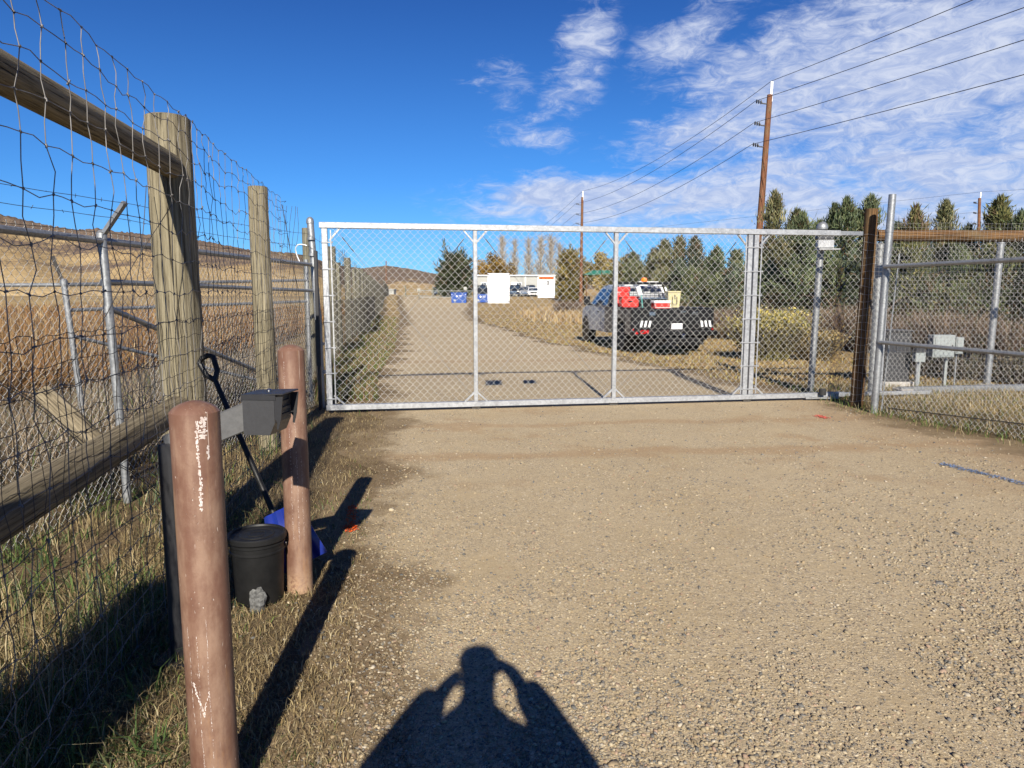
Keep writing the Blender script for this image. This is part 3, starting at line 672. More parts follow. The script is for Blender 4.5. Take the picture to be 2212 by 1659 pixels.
def woven(y0, y1, zs, dy, off, jit, sag, seed, bulge=.0, top_drop=None, x_of=None):
    """grid of kinked wires along the fence"""
    r = np.random.default_rng(seed); ys = np.arange(y0, y1, dy); ny_, nz_ = len(ys), len(zs)
    Yg, Zg = np.meshgrid(ys, zs, indexing='ij'); Yg = Yg + r.normal(0, jit, Yg.shape); Zg = Zg + r.normal(0, jit * .8, Zg.shape)
    o = off + bulge * (np.sin(Yg * 1.9 + 1) * .5 + np.sin(Yg * 3.7 + Zg * 2) * .35) + r.normal(0, jit * .4, Yg.shape)
    fx = fence_x(Yg) if x_of is None else x_of(Yg)
    P = np.stack([fx + FN.x * o, Yg + FN.y * o, Zg], -1)
    polys = []
    for j in range(nz_):
        L = P[:, j]; mid = (L[:-1] + L[1:]) / 2; mid[:, 2] += sag * r.normal(-.2, .8, len(mid)); out = np.empty((2 * ny_ - 1, 3)); out[0::2] = L; out[1::2] = mid; polys.append(out)
    for i in range(ny_):
        L = P[i]; mid = (L[:-1] + L[1:]) / 2; mid[:, 1] += sag * r.normal(0, .9, len(mid)); out = np.empty((2 * nz_ - 1, 3)); out[0::2] = L; out[1::2] = mid; polys.append(out)
    return polys, P
zb = [2.60, 2.49, 2.375, 2.25, 2.11, 1.95, 1.78, 1.61, 1.44, 1.27, 1.10, .93, .77, .62, .48, .35, .23, .12, .03]
pw, Pn = woven(.7, 7.75, zb, .165, .145, .012, .014, 1, bulge=.035)
V, F = wires(pw, .0019, 5); link('woven_wire', np_mesh('woven_wire', V, F), 'midwire', gf, smooth=True)
kn = []
rr = np.random.default_rng(8)
for i in range(Pn.shape[0]):
    for j in range(Pn.shape[1]):
        if Pn[i, j, 1] > 6: continue
        p = Pn[i, j]; d = rr.normal(0, .5, 3) * .006; d[2] += .004
        kn.append(np.array([p - d, p + d * .2 + .001, p + d]))
V, F = wires(kn, .0042, 5); tag(link('wire_knots', np_mesh('wire_knots', V, F), 'midwire', gf), kind='stuff')
pw, _ = woven(.8, 9.9, np.arange(1.46, 0, -.095), .078, .158, .006, .006, 2, bulge=.02)
V, F = wires(pw, .00135, 4); link('fine_mesh', np_mesh('fine_mesh', V, F), 'oldwire', gf)
r = np.random.default_rng(12); pw = []
for k in range(7):                                     # curled loose end of the mesh behind the second post
    y = 7.75 + .035 * k; o = .15 + .02 * k; pts = []
    for z in np.arange(2.55, 1.3, -.09): pts.append(tuple(fp(y + r.normal(0, .02), o + .03 * math.sin(z * 6 + k), z)))
    pw.append(np.array(pts))
for z in zb[:8]: pw.append(np.array([tuple(fp(7.7 + t * .26, .145 + .04 * math.sin(t * 5 + z * 4), z + r.normal(0, .01))) for t in np.linspace(0, 1, 6)]))
pw.append(np.array([tuple(fp(4.35 + t * .02, .1 + .02 * math.sin(t), 2.2 - t * .1)) for t in np.linspace(0, 8, 9)]))
a, b = at(316, 400, 4.2), at(240, 1000, 3.5); pw.append(np.array([tuple(a.lerp(b, t) + Vector((.02 * math.sin(7 * t), 0, .03 * math.sin(11 * t)))) for t in np.linspace(0, 1, 14)]))
a, b = at(372, 440, 4.2), at(150, 800, 3.2); pw.append(np.array([tuple(a.lerp(b, t) + Vector((.02 * math.sin(9 * t), 0, .03 * math.sin(8 * t)))) for t in np.linspace(0, 1, 14)]))
for q in (0, .02): pw.append(np.array([tuple(at(0, 830, 2.9).lerp(at(400, 1110, 4.0), t) + Vector((q, 0, .02 * math.sin(12 * t)))) for t in np.linspace(0, 1, 12)]))
for grp in (pw[:-5], [pw[-5]], [pw[-4]], [pw[-3]], pw[-2:]): V, F = wires(grp, .0022, 5); link('loose_wire', np_mesh('loose_wire', V, F), 'oldwire', gf)

# the same fence continuing beyond the gate
gf2 = thing('game_fence', 'long line of old grey wooden posts with wire running away beyond the gate', 'fence', tuple(fp(15.8)))
ys = [15.8, 21.4, 27.3]
while ys[-1] < 235: ys.append(ys[-1] + 3.7 + .5 * math.sin(len(ys)))
for i, y in enumerate(ys):
    p = fp(y); post(y, .12 if i == 0 else .11, .10, 2.62 + .05 * math.sin(i * 2.3) + (1.1 if y > 112 else 0), 'woodold', gf2, seg=12, rings=5)
for y in np.arange(17.6, 60, 3.75):
    if min(abs(y - q) for q in ys) > 1.2: post(float(y), .075, .07, 2.45 + .1 * math.sin(y), 'woodold', gf2, seg=10, rings=4)
pw, _ = woven(12.3, 60, np.array(zb[::1]), .30, .11, .012, .01, 3, bulge=.03); V, F = wires(pw, .0022, 3)
link('woven_wire', np_mesh('woven_wire', V, F), 'oldwire', gf2)
pw, _ = woven(12.3, 48, np.arange(1.46, 0, -.1), .10, .13, .006, .004, 4); V, F = wires(pw, .0018, 3)
link('fine_mesh', np_mesh('fine_mesh', V, F), 'oldwire', gf2)
pw, _ = woven(60, 235, np.array([3.4, 2.6, 2.2, 1.8, 1.4, 1.1, .8, .5, .2]), 1.2, .11, .02, .01, 5); V, F = wires(pw, .006, 3)
link('woven_wire', np_mesh('woven_wire', V, F), 'oldwire', gf2)
pw = []
for k in range(9):
    y = 16.2 + k * .12; pw.append(np.array([tuple(fp(y + .06 * math.sin(z * 5 + k), .2 + .05 * math.cos(z * 4 + k), z)) for z in np.arange(2.6, 1.5, -.12)]))
V, F = wires(pw, .003, 3); link('loose_wire', np_mesh('loose_wire', V, F), 'oldwire', gf2)

# ------------------------------------------------------------------ chain link helper
def chain(P0, U, L, z0, z1, Wd, Hd, r, off, nrm_, ends=True, curve=None):
    """zigzag wires interlocking; P0 start, U unit direction, diamonds Wd x Hd"""
    P0 = np.array(P0); U = np.array(U); N = np.array(nrm_); nk = int(round((z1 - z0) / (Hd / 2))); ni = int(L / (Wd / 2)); polys = []
    for i in range(ni):
        pts = []
        for k in range(nk + 1):
            right = (i + k) % 2; s = (i + right) * Wd / 2; z = z0 + k * Hd / 2; sgn = 1 if right else -1
            e = r * .9 * sgn
            # rounded elbow: two points, passing over and under its neighbour
            c = P0 + U * (s + e)
            pts.append(np.append(c + N * (off + r * 1.3), z - r * 1.4)); pts.append(np.append(c + N * (off - r * 1.3), z + r * 1.4))
        if z1 and ends: pts[-1][2] += .02
        polys.append(np.array(pts))
    return polys
def diamond(P0, P1, z0, z1, Wd, Hd, r, off=0.0, n=4):
    a = np.array(P0[:2], float); b = np.array(P1[:2], float); L = np.linalg.norm(b - a); U = (b - a) / L; N = np.array([U[1], -U[0]])
    return wires(chain(a, U, L, z0, z1, Wd, Hd, r, off, N), r, n)

# ------------------------------------------------------------------ left chain link enclosure
S = Vector((-2.77, 10.02, 0)); P1 = Vector((-3.03, 5.36, 0)); dv = (P1 - S) / (P1.y - S.y)
def cf(y, z=0): return Vector((S.x + dv.x * (y - S.y), y, z))
cl1 = thing('chain_link_fence', 'galvanised chain link fence with barbed wire, close behind the wooden game fence', 'fence', tuple(P1))
V, F = diamond(cf(2.6), cf(9.95), .04, 2.03, .075, .075, .00165); link('chain_link', np_mesh('chain_link', V, F), 'galvwire', cl1)
MB().tube([cf(2.4, 1.985), cf(5.3, 1.99), cf(9.95, 2.0)], .026, 12).build('top_rail', 'galv', cl1, smooth=True)
MB().tube([cf(5.36, 1.69), cf(9.95, 1.645)], .022, 10).build('rail', 'galv', cl1, smooth=True)
MB().tube([cf(5.4, 1.49), cf(8.15, .70), cf(9.6, .28)], .021, 10).build('diagonal_brace', 'galv', cl1, smooth=True)
m = MB(); m.tube([cf(5.36, -.1) + Vector((.06, 0, 0)), cf(5.36, 2.03)], .031, 14); m.lathe(tuple(cf(5.36, 2.0)), [(.036, 0), (.036, .05), (.02, .065)], 14)
for z in (1.69, 1.49): m.lathe(tuple(cf(5.36, z - .03) + Vector((.02 * (2 - z), 0, 0))), [(.036, 0), (.036, .05)], 14)
m.build('post', 'galv', cl1, smooth=True)
m = MB(); t0 = cf(5.36, 2.02); t1 = at(270, 437, 5.30)
m.bar(t0, t1, .035, .028); m.build('barb_arm', 'galv', cl1)
m = MB(); m.tube([cf(10.02, -.1) + Vector((.07, 0, 0)), Vector((-2.72, 10.05, 1.2)), Vector((-2.80, 10.1, 2.58))], .047, 18)
for z in (2.36, 2.14, 1.99, 1.66, 1.3, .9, .5): m.lathe((-2.72 - .058 * (z - 1.2), 10.06, z), [(.053, -.018), (.053, .018)], 18)
m.build('end_post', 'galv', cl1, smooth=True)
MB().lathe((-2.803, 10.1, 2.58), [(.053, -.01), (.053, .025), (.045, .055), (.026, .075), (.006, .083)], 18).build('post_cap', 'galv', cl1, smooth=True)
pw = []; r = np.random.default_rng(4)
def barbed(a, b, sag=.03, n=40, tail=None):
    a, b = Vector(a), Vector(b); pts = []; pts2 = []
    for i in range(n + 1):
        t = i / n; p = a.lerp(b, t); p.z -= sag * 4 * t * (1 - t); q = 9.0 * (b - a).length * t
        pts.append((p.x + .002 * math.cos(q), p.y, p.z + .002 * math.sin(q)))
        if i % 2 == 0 and 0 < i < n:
            d = Vector(r.normal(0, 1, 3)).normalized() * .014; pts2.append(np.array([p - d, p, p + d]))
    return [np.array(pts)] + pts2
e = Vector((-2.80, 10.0, 0)); d1 = (t1 - t0)
for f_, z in ((.98, 2.42), (.55, 2.25), (.12, 2.12)):
    k = t0 + d1 * f_; start = k + (k - (e + Vector((0, 0, z)))) * .75
    pw += barbed(start, k, .01, 24) + barbed(k, e + Vector((0, 0, z)), .02, 46) + barbed(e + Vector((0, 0, z)), (-2.45, 10.4, z - .22), .03, 10)
V, F = wires(pw, .0019, 4); link('barbed_wire', np_mesh('barbed_wire', V, F), 'oldwire', cl1)
m = MB(); m.tube([(-2.82 - .16 * math.sin(t * 2.6), 9.97, 2.26 + .05 * math.sin(t * 3.0) - .28 * t * t) for t in np.linspace(0, 1, 12)], .007, 6); m.build('cord', 'white', cl1)
# second enclosure line behind
cl2 = thing('pipe_fence', 'bright bare pipe fence with a diagonal bar, behind the chain link fence', 'fence', (-4.42, 7.1, 0))
m = MB(); m.tube([(-4.32, 7.15, -.2), (-4.42, 7.1, 1.71)], .028, 12); m.lathe((-4.42, 7.1, 1.68), [(.034, 0), (.034, .05), (.02, .07)], 12); m.build('post', 'galv', cl2, smooth=True)
MB().bar(at(137, 612, 7.1), at(113, 553, 7.05), .03, .028).build('barb_arm', 'oldwire', cl2)
MB().tube([(-9.5, 7.3, 1.66), (-4.42, 7.1, 1.69), (-3.02, 10.6, 1.80)], .02, 10).build('rail', 'galv', cl2, smooth=True)
MB().tube([(-4.42, 7.1, 1.44), (-3.02, 10.6, 1.49)], .019, 10).build('rail', 'galv', cl2, smooth=True)
MB().tube([(-4.41, 7.12, 1.19), (-3.42, 9.6, .43)], .019, 10).build('diagonal_brace', 'galv', cl2, smooth=True)
MB().tube([(-3.02, 10.6, -.1), (-3.02, 10.6, 2.1)], .03, 12).build('post', 'galv', cl2, smooth=True)
V, F = diamond((-4.42, 7.1), (-3.02, 10.6), -.2, 1.75, .085, .085, .0016); link('chain_link', np_mesh('chain_link', V, F), 'midwire', cl2)

# ------------------------------------------------------------------ sliding gate
GL = Vector((-2.50, 9.50, 0)); GR = Vector((5.33, 10.83, 0)); gu = (GR - GL).normalized(); gn = Vector((gu.y, -gu.x, 0)); GLEN = 9.2
def gp(s, off=0, z=0): return GL + gu * s + gn * off + Vector((0, 0, z))
def s_at(px, py=680):
    d = ray(px, py); k = d.x / d.y; return (k * GL.y - GL.x) / (gu.x - k * gu.y)
gate = thing('sliding_gate', 'wide aluminium framed chain link sliding gate across the gravel road', 'gate', tuple(GL))
ZT, ZB = 2.53, .045; m1, m2, m3 = s_at(1027), s_at(1328), s_at(1620)
send = s_at(1845) + .5
def gbar(m, s0, z0, s1, z1, wd, th, off=0, bev=.004): m.bar(gp(s0, off, z0), gp(s1, off, z1), wd, th, up=tuple(gn), bev=bev)
m = MB(); m.box((0, 0, 0), (1, 1, 1)); m = MB(); s_top = s_at(1803)
gbar(m, -.02, ZT - .038, s_top, ZT - .038, .076, .09); m.build('top_rail', 'gate', gate)
m = MB(); gbar(m, s_top + .002, ZT - .04, send + .9, ZT - .04, .062, .078); m.build('track_rail', 'galv', gate)
m = MB(); gbar(m, .0, ZB + .036, s_at(1822, 850), ZB + .036, .072, .09); gbar(m, s_at(1822, 850) + .002, ZB + .036, send + .9, ZB + .036, .055, .07); m.build('bottom_rail', 'gate', gate)
for s, wd in ((.045, .075), (m1, .055), (m2, .058), (m3 - .048, .07), (m3 + .048, .07), (send, .06)):
    m = MB(); m.bar(gp(s, 0, ZB + .072), gp(s, 0, ZT - .077), wd, .06, up=tuple(gn), bev=.004); m.build('upright', 'gate', gate)
for s, sg in ((.085, (1,)), (m1, (-1, 1)), (m2, (-1, 1)), (m3 - .085, (-1,)), (m3 + .085, (1,))):
    for g in sg:
        w0 = .02; m = MB(); gbar(m, s + g * w0, ZT - .235, s + g * (.135 + w0), ZT - .08, .022, .03, .012, 0); m.build('corner_brace', 'gate', gate)
        m = MB(); gbar(m, s + g * w0, ZB + .20, s + g * (.135 + w0), ZB + .075, .022, .03, .012, 0); m.build('corner_brace', 'gate', gate)
# the mesh: one sheet per bay
for a_, b_ in ((.13, m1), (m1 + .0, m2), (m2, m3 - .1), (m3 + .1, send)):
    V, F = diamond(gp(a_), gp(b_), ZB + .075, ZT - .085, .098, .102, .0019, .037); link('chain_link', np_mesh('chain_link', V, F), 'gatewire', gate)
for s in (.125, m3 - .12, m3 + .12):
    m = MB(); m.bar(gp(s, .037, ZB + .09), gp(s, .037, ZT - .10), .016, .006, up=tuple(gn)); m.build('tension_bar', 'gate', gate)
for s, dr in ((.045, 1), (m3, 0)):
    for k in range(7):
        z = 2.27 - k * .345
        m = MB(); hw = .075 if dr else .15; c = gp(s + (.035 if dr else 0), .0, z)
        m.bar(gp(s - hw + (.035 if dr else 0), .04, z), gp(s + hw + (.035 if dr else 0), .04, z), .016, .010, up=tuple(gn), bev=.003)
        m.lathe(tuple(gp(s + hw + (.02 if dr else -.01), .045, z)), [(.010, -.012), (.010, .012)], 8); m.build('tension_band', 'gate', gate)
pw = []
for a_, b_ in ((.12, m1), (m1, m2), (m2, m3 - .1)):
    pw.append(np.array([gp(a_ + .05, -.03, ZB + .15), gp((a_ + b_) / 2, -.03, (ZB + ZT) / 2), gp(b_ - .12, -.03, ZT - .15)]))
    pw.append(np.array([gp(b_ - .05, -.03, ZB + .15), gp((a_ + b_) / 2, -.035, (ZB + ZT) / 2), gp(a_ + .12, -.03, ZT - .15)]))
V, F = wires(pw, .0032, 5); link('truss_cable', np_mesh('truss_cable', V, F), 'midwire', gate)
for P in pw: a_, b_ = Vector(P[2]), Vector(P[1]); dd_ = (b_ - a_).normalized(); MB().tube([a_ + dd_ * .05, a_ + dd_ * .28], .007, 6).build('turnbuckle', 'oldwire', gate)
for s in (m1, m2, m3):
    MB().bar(gp(s - .06, 0, .012), gp(s + .06, 0, .012), .03, .05, up=(0, 0, 1)).build('foot_plate', 'oldwire', gate)
# catch post, roller and support posts
cp = thing('gate_catch_post', 'thin black steel catch post beside the left end of the gate', 'post', (-2.66, 9.78, 0))
m = MB(); m.box((-2.66, 9.80, 1.08), (.045, .05, 2.2), bev=.004); m.build('post', 'blackmetal', cp)
m = MB(); m.bar((-2.655, 9.76, .62), (-2.655, 9.76, 1.25), .06, .012); m.build('catch_plate', 'blackmetal', cp)
rp_ = gp(s_at(1768, 852), .10, 0)
ro = thing('gate_roller', 'black guide roller on a bracket in front of the bottom rail', 'roller', tuple(rp_))
MB().lathe((rp_.x, rp_.y, .09), [(.045, 0), (.052, .01), (.052, .085), (.045, .095)], 18).build('roller', 'rubber', ro, smooth=True)
MB().box((rp_.x, rp_.y + .04, .045), (.5, .09, .03), bev=.004).box((rp_.x - .17, rp_.y + .10, .0), (.10, .10, .11)).build('bracket', 'galv', ro)
gp_ = Vector((4.97, 11.72, 0))
sp = thing('gate_post', 'round galvanised gate post with a domed cap behind the gate', 'post', tuple(gp_))
m = MB(); m.tube([gp_ + Vector((-.02, 0, -.1)), at(1776, 492, 11.72)], .052, 20); m.build('post', 'galv', sp, smooth=True)
tp = at(1776, 492, 11.72); MB().lathe(tuple(tp), [(.085, -.03), (.09, .0), (.088, .02), (.075, .055), (.05, .08), (.02, .093), (.003, .096)], 24).build('post_cap', 'galv', sp, smooth=True)
bx_ = at(1782, 527, 11.60)
lb_ = thing('roller_bracket', 'bright metal guide bracket fixed high on the gate post', 'bracket', tuple(bx_))
MB().box(tuple(bx_), (.26, .10, .13), bev=.008).box((bx_.x + .01, bx_.y - .07, bx_.z - .09), (.34, .22, .02)).build('plate', 'gate', lb_)
MB().box((bx_.x - .01, bx_.y, bx_.z + .13), (.27, .12, .12), bev=.01).build('motor_box', 'darkmetal', lb_)

# signs on the gate
def sign_frame(px0, px1, py0, py1, off):
    s0, s1 = s_at(px0, (py0 + py1) / 2), s_at(px1, (py0 + py1) / 2); sm_ = (s0 + s1) / 2; y = gp(sm_, off).y
    return sm_, s1 - s0, at(px0, py0, y).z, at(px0, py1, y).z
gyaw = math.atan2(gu.y, gu.x); RS = Matrix.Rotation(gyaw, 3, 'Z') @ Matrix.Rotation(R(90), 3, 'X')
sc_, sw, zt, zb_ = sign_frame(1053, 1100, 590.5, 655, -.0)
s1_ = thing('blank_sign', 'blank white sheet hung behind the gate mesh beside the first inner upright', 'sign', tuple(gp(sc_, -.0, (zt + zb_) / 2)))
o = MB(); o.bar(gp(sc_ - sw / 2, .018, (zt + zb_) / 2), gp(sc_ + sw / 2, .018, (zt + zb_) / 2), (zt - zb_), .004, up=tuple(gn), bev=0); o.build('board', 'signwhite', s1_)
m = MB()
for a_ in (-1, 1):
    for z in (zt - .02, zb_ + .02): m.box(tuple(gp(sc_ + a_ * (sw / 2 - .008), .026, z)), (.022, .006, .010))
m.build('zip_tie', 'ink', s1_)
sc_, sw, zt, zb_ = sign_frame(1160, 1196.5, 594.5, 643, .05); zc = (zt + zb_) / 2; hh = zt - zb_
s2_ = thing('warning_sign', 'white and orange WARNING sign tied on the front of the gate mesh', 'sign', tuple(gp(sc_, .05, zc)))
o = MB(); o.bar(gp(sc_ - sw / 2, .050, zc), gp(sc_ + sw / 2, .050, zc), hh, .004, up=tuple(gn), bev=0); o.build('board', 'signwhite', s2_)
def sloc(u, v, off=.0535): return gp(sc_ + u * sw, off, zt - v * hh)
def srect(mb, u, v, du, dv_, off=.0535): mb.bar(sloc(u - du / 2, v, off), sloc(u + du / 2, v, off), dv_ * hh, .0015, up=tuple(gn), bev=0)
m = MB(); srect(m, 0, .125, .88, .13); m.build('header', 'signorange', s2_)
text_mesh('writing', 'WARNING', hh * .125, 'ink', s2_, sloc(.055, .127, .0548), RS, local=False, bold=.0010, sx=.98)
m = MB(); m.prism([(-.385, .165), (-.325, .09), (-.265, .165)], .0545, .0555, lambda u, v, h: tuple(sloc(u, v, h))); m.build('alert_triangle', 'ink', s2_)
m = MB(); srect(m, .12, .34, .055, .22); srect(m, -.10, .36, .16, .085)
for u0, v0, u1, v1 in ((.02, .22, .10, .32), (.0, .50, .09, .40), (.03, .36, .09, .36), (.05, .25, .03, .47)): m.bar(sloc(u0, v0), sloc(u1, v1), .006, .0015, up=tuple(gn))
m.build('pictogram', 'ink', s2_); m = MB(); srect(m, -.10, .36, .10, .045, .0550); m.build('pictogram_inset', 'signwhite', s2_)
text_mesh('writing', 'Moving Gate Can Cause\nSerious Injury or Death', hh * .056, 'ink', s2_, sloc(0, .62, .0545), RS, local=False, sx=1.0, bold=.0002)
m = MB()
for k, (l, v) in enumerate(((.78, .72), (.6, .75), (.8, .80), (.2, .83), (.76, .88), (.55, .91))): srect(m, -(.8 - l) / 2, v, l, .008)
m.build('small_print', 'greyink', s2_); m = MB()
for a_ in (-1, 1):
    for z in (zt - .015, zb_ + .015): m.box(tuple(gp(sc_ + a_ * (sw / 2 - .01), .056, z)), (.02, .004, .006))
m.build('zip_tie', 'ink', s2_)

# ------------------------------------------------------------------ right hand fences
rf = thing('wooden_fence', 'brown wooden post and top rail wrapped in thin wire grid, right of the gate', 'fence', (4.92, 10.02, 0))
wt = at(1883, 452, 10.0); log('post', (4.90, 10.02, -.1), wt, .092, .083, 'woodbrown', rf, ang=1)
log('rail', at(1893, 509, 10.02), Vector((13.5, 10.25, 2.42)), .078, .084, 'woodbrown', rf, ang=2)
log('post', (10.6, 10.28, -.1), (10.6, 10.28, 2.7), .09, .085, 'woodbrown', rf)
r = np.random.default_rng(3); pw = []
for z in np.concatenate([np.arange(2.56, 1.5, -.055), np.arange(1.5, .05, -.1)]): pw.append(np.array([(x, 9.93 + .01 * math.sin(x * 3) + (x - 4.9) * .027, z + .006 * math.sin(x * 5 + z)) for x in np.arange(4.98, 13, .25)]))
for x in np.arange(5.0, 13, .055): pw.append(np.array([(x + r.normal(0, .002), 9.93 + .01 * math.sin(x * 3) + (x - 4.9) * .027, z) for z in (2.57, 1.8, 1.0, .05)]))
V, F = wires(pw, .0011, 3); link('wire_grid', np_mesh('wire_grid', V, F), 'galvwire', rf)
pw = []
for k in range(24):
    z = 2.40 - k * .10; c = Vector((4.90, 10.02, 0)).lerp(Vector((wt.x, wt.y, 0)), z / 2.76)
    pw.append(np.array([(c.x + .099 * math.cos(a), c.y + .099 * math.sin(a), z + .012 * math.sin(a * 2 + k)) for a in np.linspace(-3.3, .3, 14)]))
for a in (-2.6, -2.1, -1.55, -1.0, -.5):
    pw.append(np.array([(Vector((4.90, 10.02, 0)).lerp(Vector((wt.x, wt.y, 0)), z / 2.76).x + .1 * math.cos(a + .03 * math.sin(z * 9)), 10.02 + .1 * math.sin(a), z) for z in np.arange(.1, 2.45, .12)]))
V, F = wires(pw, .0016, 4); link('wire_wrap', np_mesh('wire_wrap', V, F), 'galvwire', rf)

Np = Vector((4.885, 9.50, 0)); Ne = Vector((6.35, 5.45, 0)); nu = (Ne - Np).normalized()
# direction follows the bottom line of the fabric at the right edge of the view
rc = thing('chain_link_fence', 'grey chain link fence with a tall leaning pipe post at the right edge', 'fence', tuple(Np))
m = MB(); nt = at(1928, 420, 9.5); m.tube([Np + Vector((0, 0, -.1)), nt], .046, 20)
for z in (2.42, 2.1, 1.96, 1.9, 1.5, .96, .55, .2): c = Np.lerp(Vector((nt.x, nt.y, 0)), z / 2.9); m.lathe((c.x, c.y, z), [(.051, -.02), (.051, .02)], 18)
m.build('end_post', 'galv', rc, smooth=True)
V, F = diamond(Np + nu * .10, Ne, .03, 2.16, .072, .078, .0019, .0); link('chain_link', np_mesh('chain_link', V, F), 'galvwire', rc)
for z0, z1 in ((1.955, 1.985), (.965, .93)): MB().tube([Np + nu * .05 + Vector((-.03, -.012, z0)), Ne + Vector((-.03, -.012, z1))], .027, 12).build('rail', 'galv', rc, smooth=True)
m = MB(); m.bar(Np + nu * .12 + Vector((0, 0, .05)), Np + nu * .12 + Vector((.10, 0, 2.12)), .016, .006); m.build('tension_bar', 'galv', rc)
MB().tube([Ne + Vector((0, 0, -.1)), Ne + Vector((0, 0, 2.2))], .035, 12).build('post', 'galv', rc, smooth=True)
MB().tube([tuple(Np + nu * t + Vector((0, -.02, .10 + .05 * t))) for t in np.linspace(.2, 4.2, 6)], .006, 6).build('tension_wire', 'oldwire', rc)
for i, (px0, py0, px1, py1, Y, rr_, lab) in enumerate(((1902, 530, 1880, 880, 10.9, .055, 'dull galvanised pipe post just behind the brown wooden post'), (2163, 520, 2131, 838, 12.13, .055, 'galvanised pipe post with a concrete foot behind the fence on the far right'))):
    a, b = at(px0, py0, Y), at(px1, py1, Y); b.z = -.05; tpost = thing('pipe_post', lab, 'post', (b.x, b.y, 0))
    MB().tube([b, a], rr_, 16).build('pipe', 'galv', tpost, smooth=True); MB().lathe((a.x, a.y, a.z), [(rr_ + .008, -.05), (rr_ + .008, .01), (rr_ * .6, .035), (.004, .045)], 16).build('post_cap', 'galv', tpost, smooth=True)
    if i: MB().lathe((b.x, b.y, 0), [(.17, -.05), (.17, .04), (.12, .07)], 14).build('footing', 'concrete', tpost)

# gate operator and electrical boxes
q = at(1930, 760, 12.3); t = thing('gate_operator', 'tall dark grey gate motor cabinet behind the chain link fence', 'cabinet', (q.x, q.y, 0))
m = MB(); m.box((q.x, q.y, .53), (.42, .36, .86), bev=.02); m.build('cabinet', 'darkmetal', t)
m = MB(); m.box((q.x, q.y, .975), (.46, .40, .035), bev=.01); m.build('lid', 'darkmetal', t)
m = MB(); m.box((q.x + .05, q.y - .183, .62), (.2, .008, .3), bev=.002); m.build('door', 'darkmetal', t); MB().box((q.x, q.y, .05), (.55, .5, .12), bev=.01).build('plinth', 'concrete', t)
q = at(2033, 745, 12.0); t = thing('control_box', 'pale grey electrical control box on two white legs behind the fence', 'electrical box', (q.x, q.y, 0))
MB().box((q.x, q.y, .73), (.37, .18, .38), bev=.012).build('enclosure', 'equip', t); MB().box((q.x, q.y - .096, .73), (.31, .012, .32), bev=.003).build('door', 'equip', t)
MB().box((q.x + .13, q.y - .106, .73), (.02, .014, .05)).build('latch', 'blackmetal', t)
MB().bar((q.x - .3, q.y + .11, .60), (q.x + .42, q.y + .11, .60), .04, .03).build('strut', 'galv', t)
for dx in (-.27, .19): MB().box((q.x + dx, q.y + .15, .31), (.045, .045, .62)).build('leg', 'equip', t)
q2 = at(2067, 742, 11.95); t = thing('junction_box', 'small pale junction box beside the electrical control box', 'electrical box', (q2.x, q2.y, .6))
MB().box((q2.x + .02, q2.y, .74), (.13, .12, .28), bev=.01).build('enclosure', 'equip', t); MB().tube([(q2.x + .02, q2.y + .02, .6), (q2.x + .02, q2.y + .02, -.02)], .014, 8).build('conduit', 'galv', t); MB().box((q2.x + .02, q2.y - .064, .74), (.10, .008, .23)).build('cover', 'equip', t)
q = at(1985, 770, 11.9); t = thing('meter_box', 'little light box with a dark hood between cabinet and control box', 'electrical box', (q.x, q.y, .4))
MB().box((q.x, q.y, .55), (.17, .12, .16), bev=.01).build('enclosure', 'equip', t); MB().prism([(-.1, 0), (.1, 0), (.06, .06), (-.06, .06)], -.07, .07, lambda u, v, h: (q.x + u, q.y + h, .64 + v)).build('hood', 'darkmetal', t); MB().box((q.x, q.y + .03, .23), (.04, .04, .5)).build('leg', 'galv', t)
t = thing('track_beam', 'long grey steel beam lying along the ground behind the fence', 'beam', (8, 11.5, 0))
MB().box((8.1, 11.6, .07), (3.9, .12, .11), rot=Matrix.Rotation(.16, 3, 'Z'), bev=.008).build('beam', 'galv', t); MB().box((6.25, 11.3, .05), (.2, .3, .1), bev=.01).build('anchor_block', 'concrete', t)

# ------------------------------------------------------------------ bollards
def bollard(name, lab, base, top, r_, px_scuff=None):
    ax = (Vector(top) - Vector(base)).normalized(); L = (Vector(top) - Vector(base)).length
    prof = [(r_ * 1.0, -.15), (r_, .0), (r_, L - .030), (r_, L - .0225), (r_ * .955, L - .019), (r_ * .84, L - .010), (r_ * .62, L - .001), (r_ * .32, L + .007), (r_ * .05, L + .010)]
    o = MB().lathe((0, 0, 0), prof, 48).build(name, 'bollard', None, smooth=True)
    o.rotation_mode = 'QUATERNION'; o.rotation_quaternion = Vector((0, 0, 1)).rotation_difference(ax); o.location = base
    return tag(o, lab, 'bollard', 'bollards beside the road')
b1t = at(419, 872, 2.03); bp1 = ray(460, 1659); k = 1.0
bl1_ = bollard('bollard', 'nearest brown bollard, scraped paint with a long white scuff down its front', Vector((b1t.x + .003, 2.03, 0)), b1t, .0685)
b2t = at(628, 748, 3.75); bl2_ = bollard('bollard', 'second brown bollard behind the black card reader box', Vector((-1.155, 3.72, 0)), b2t, .0685)
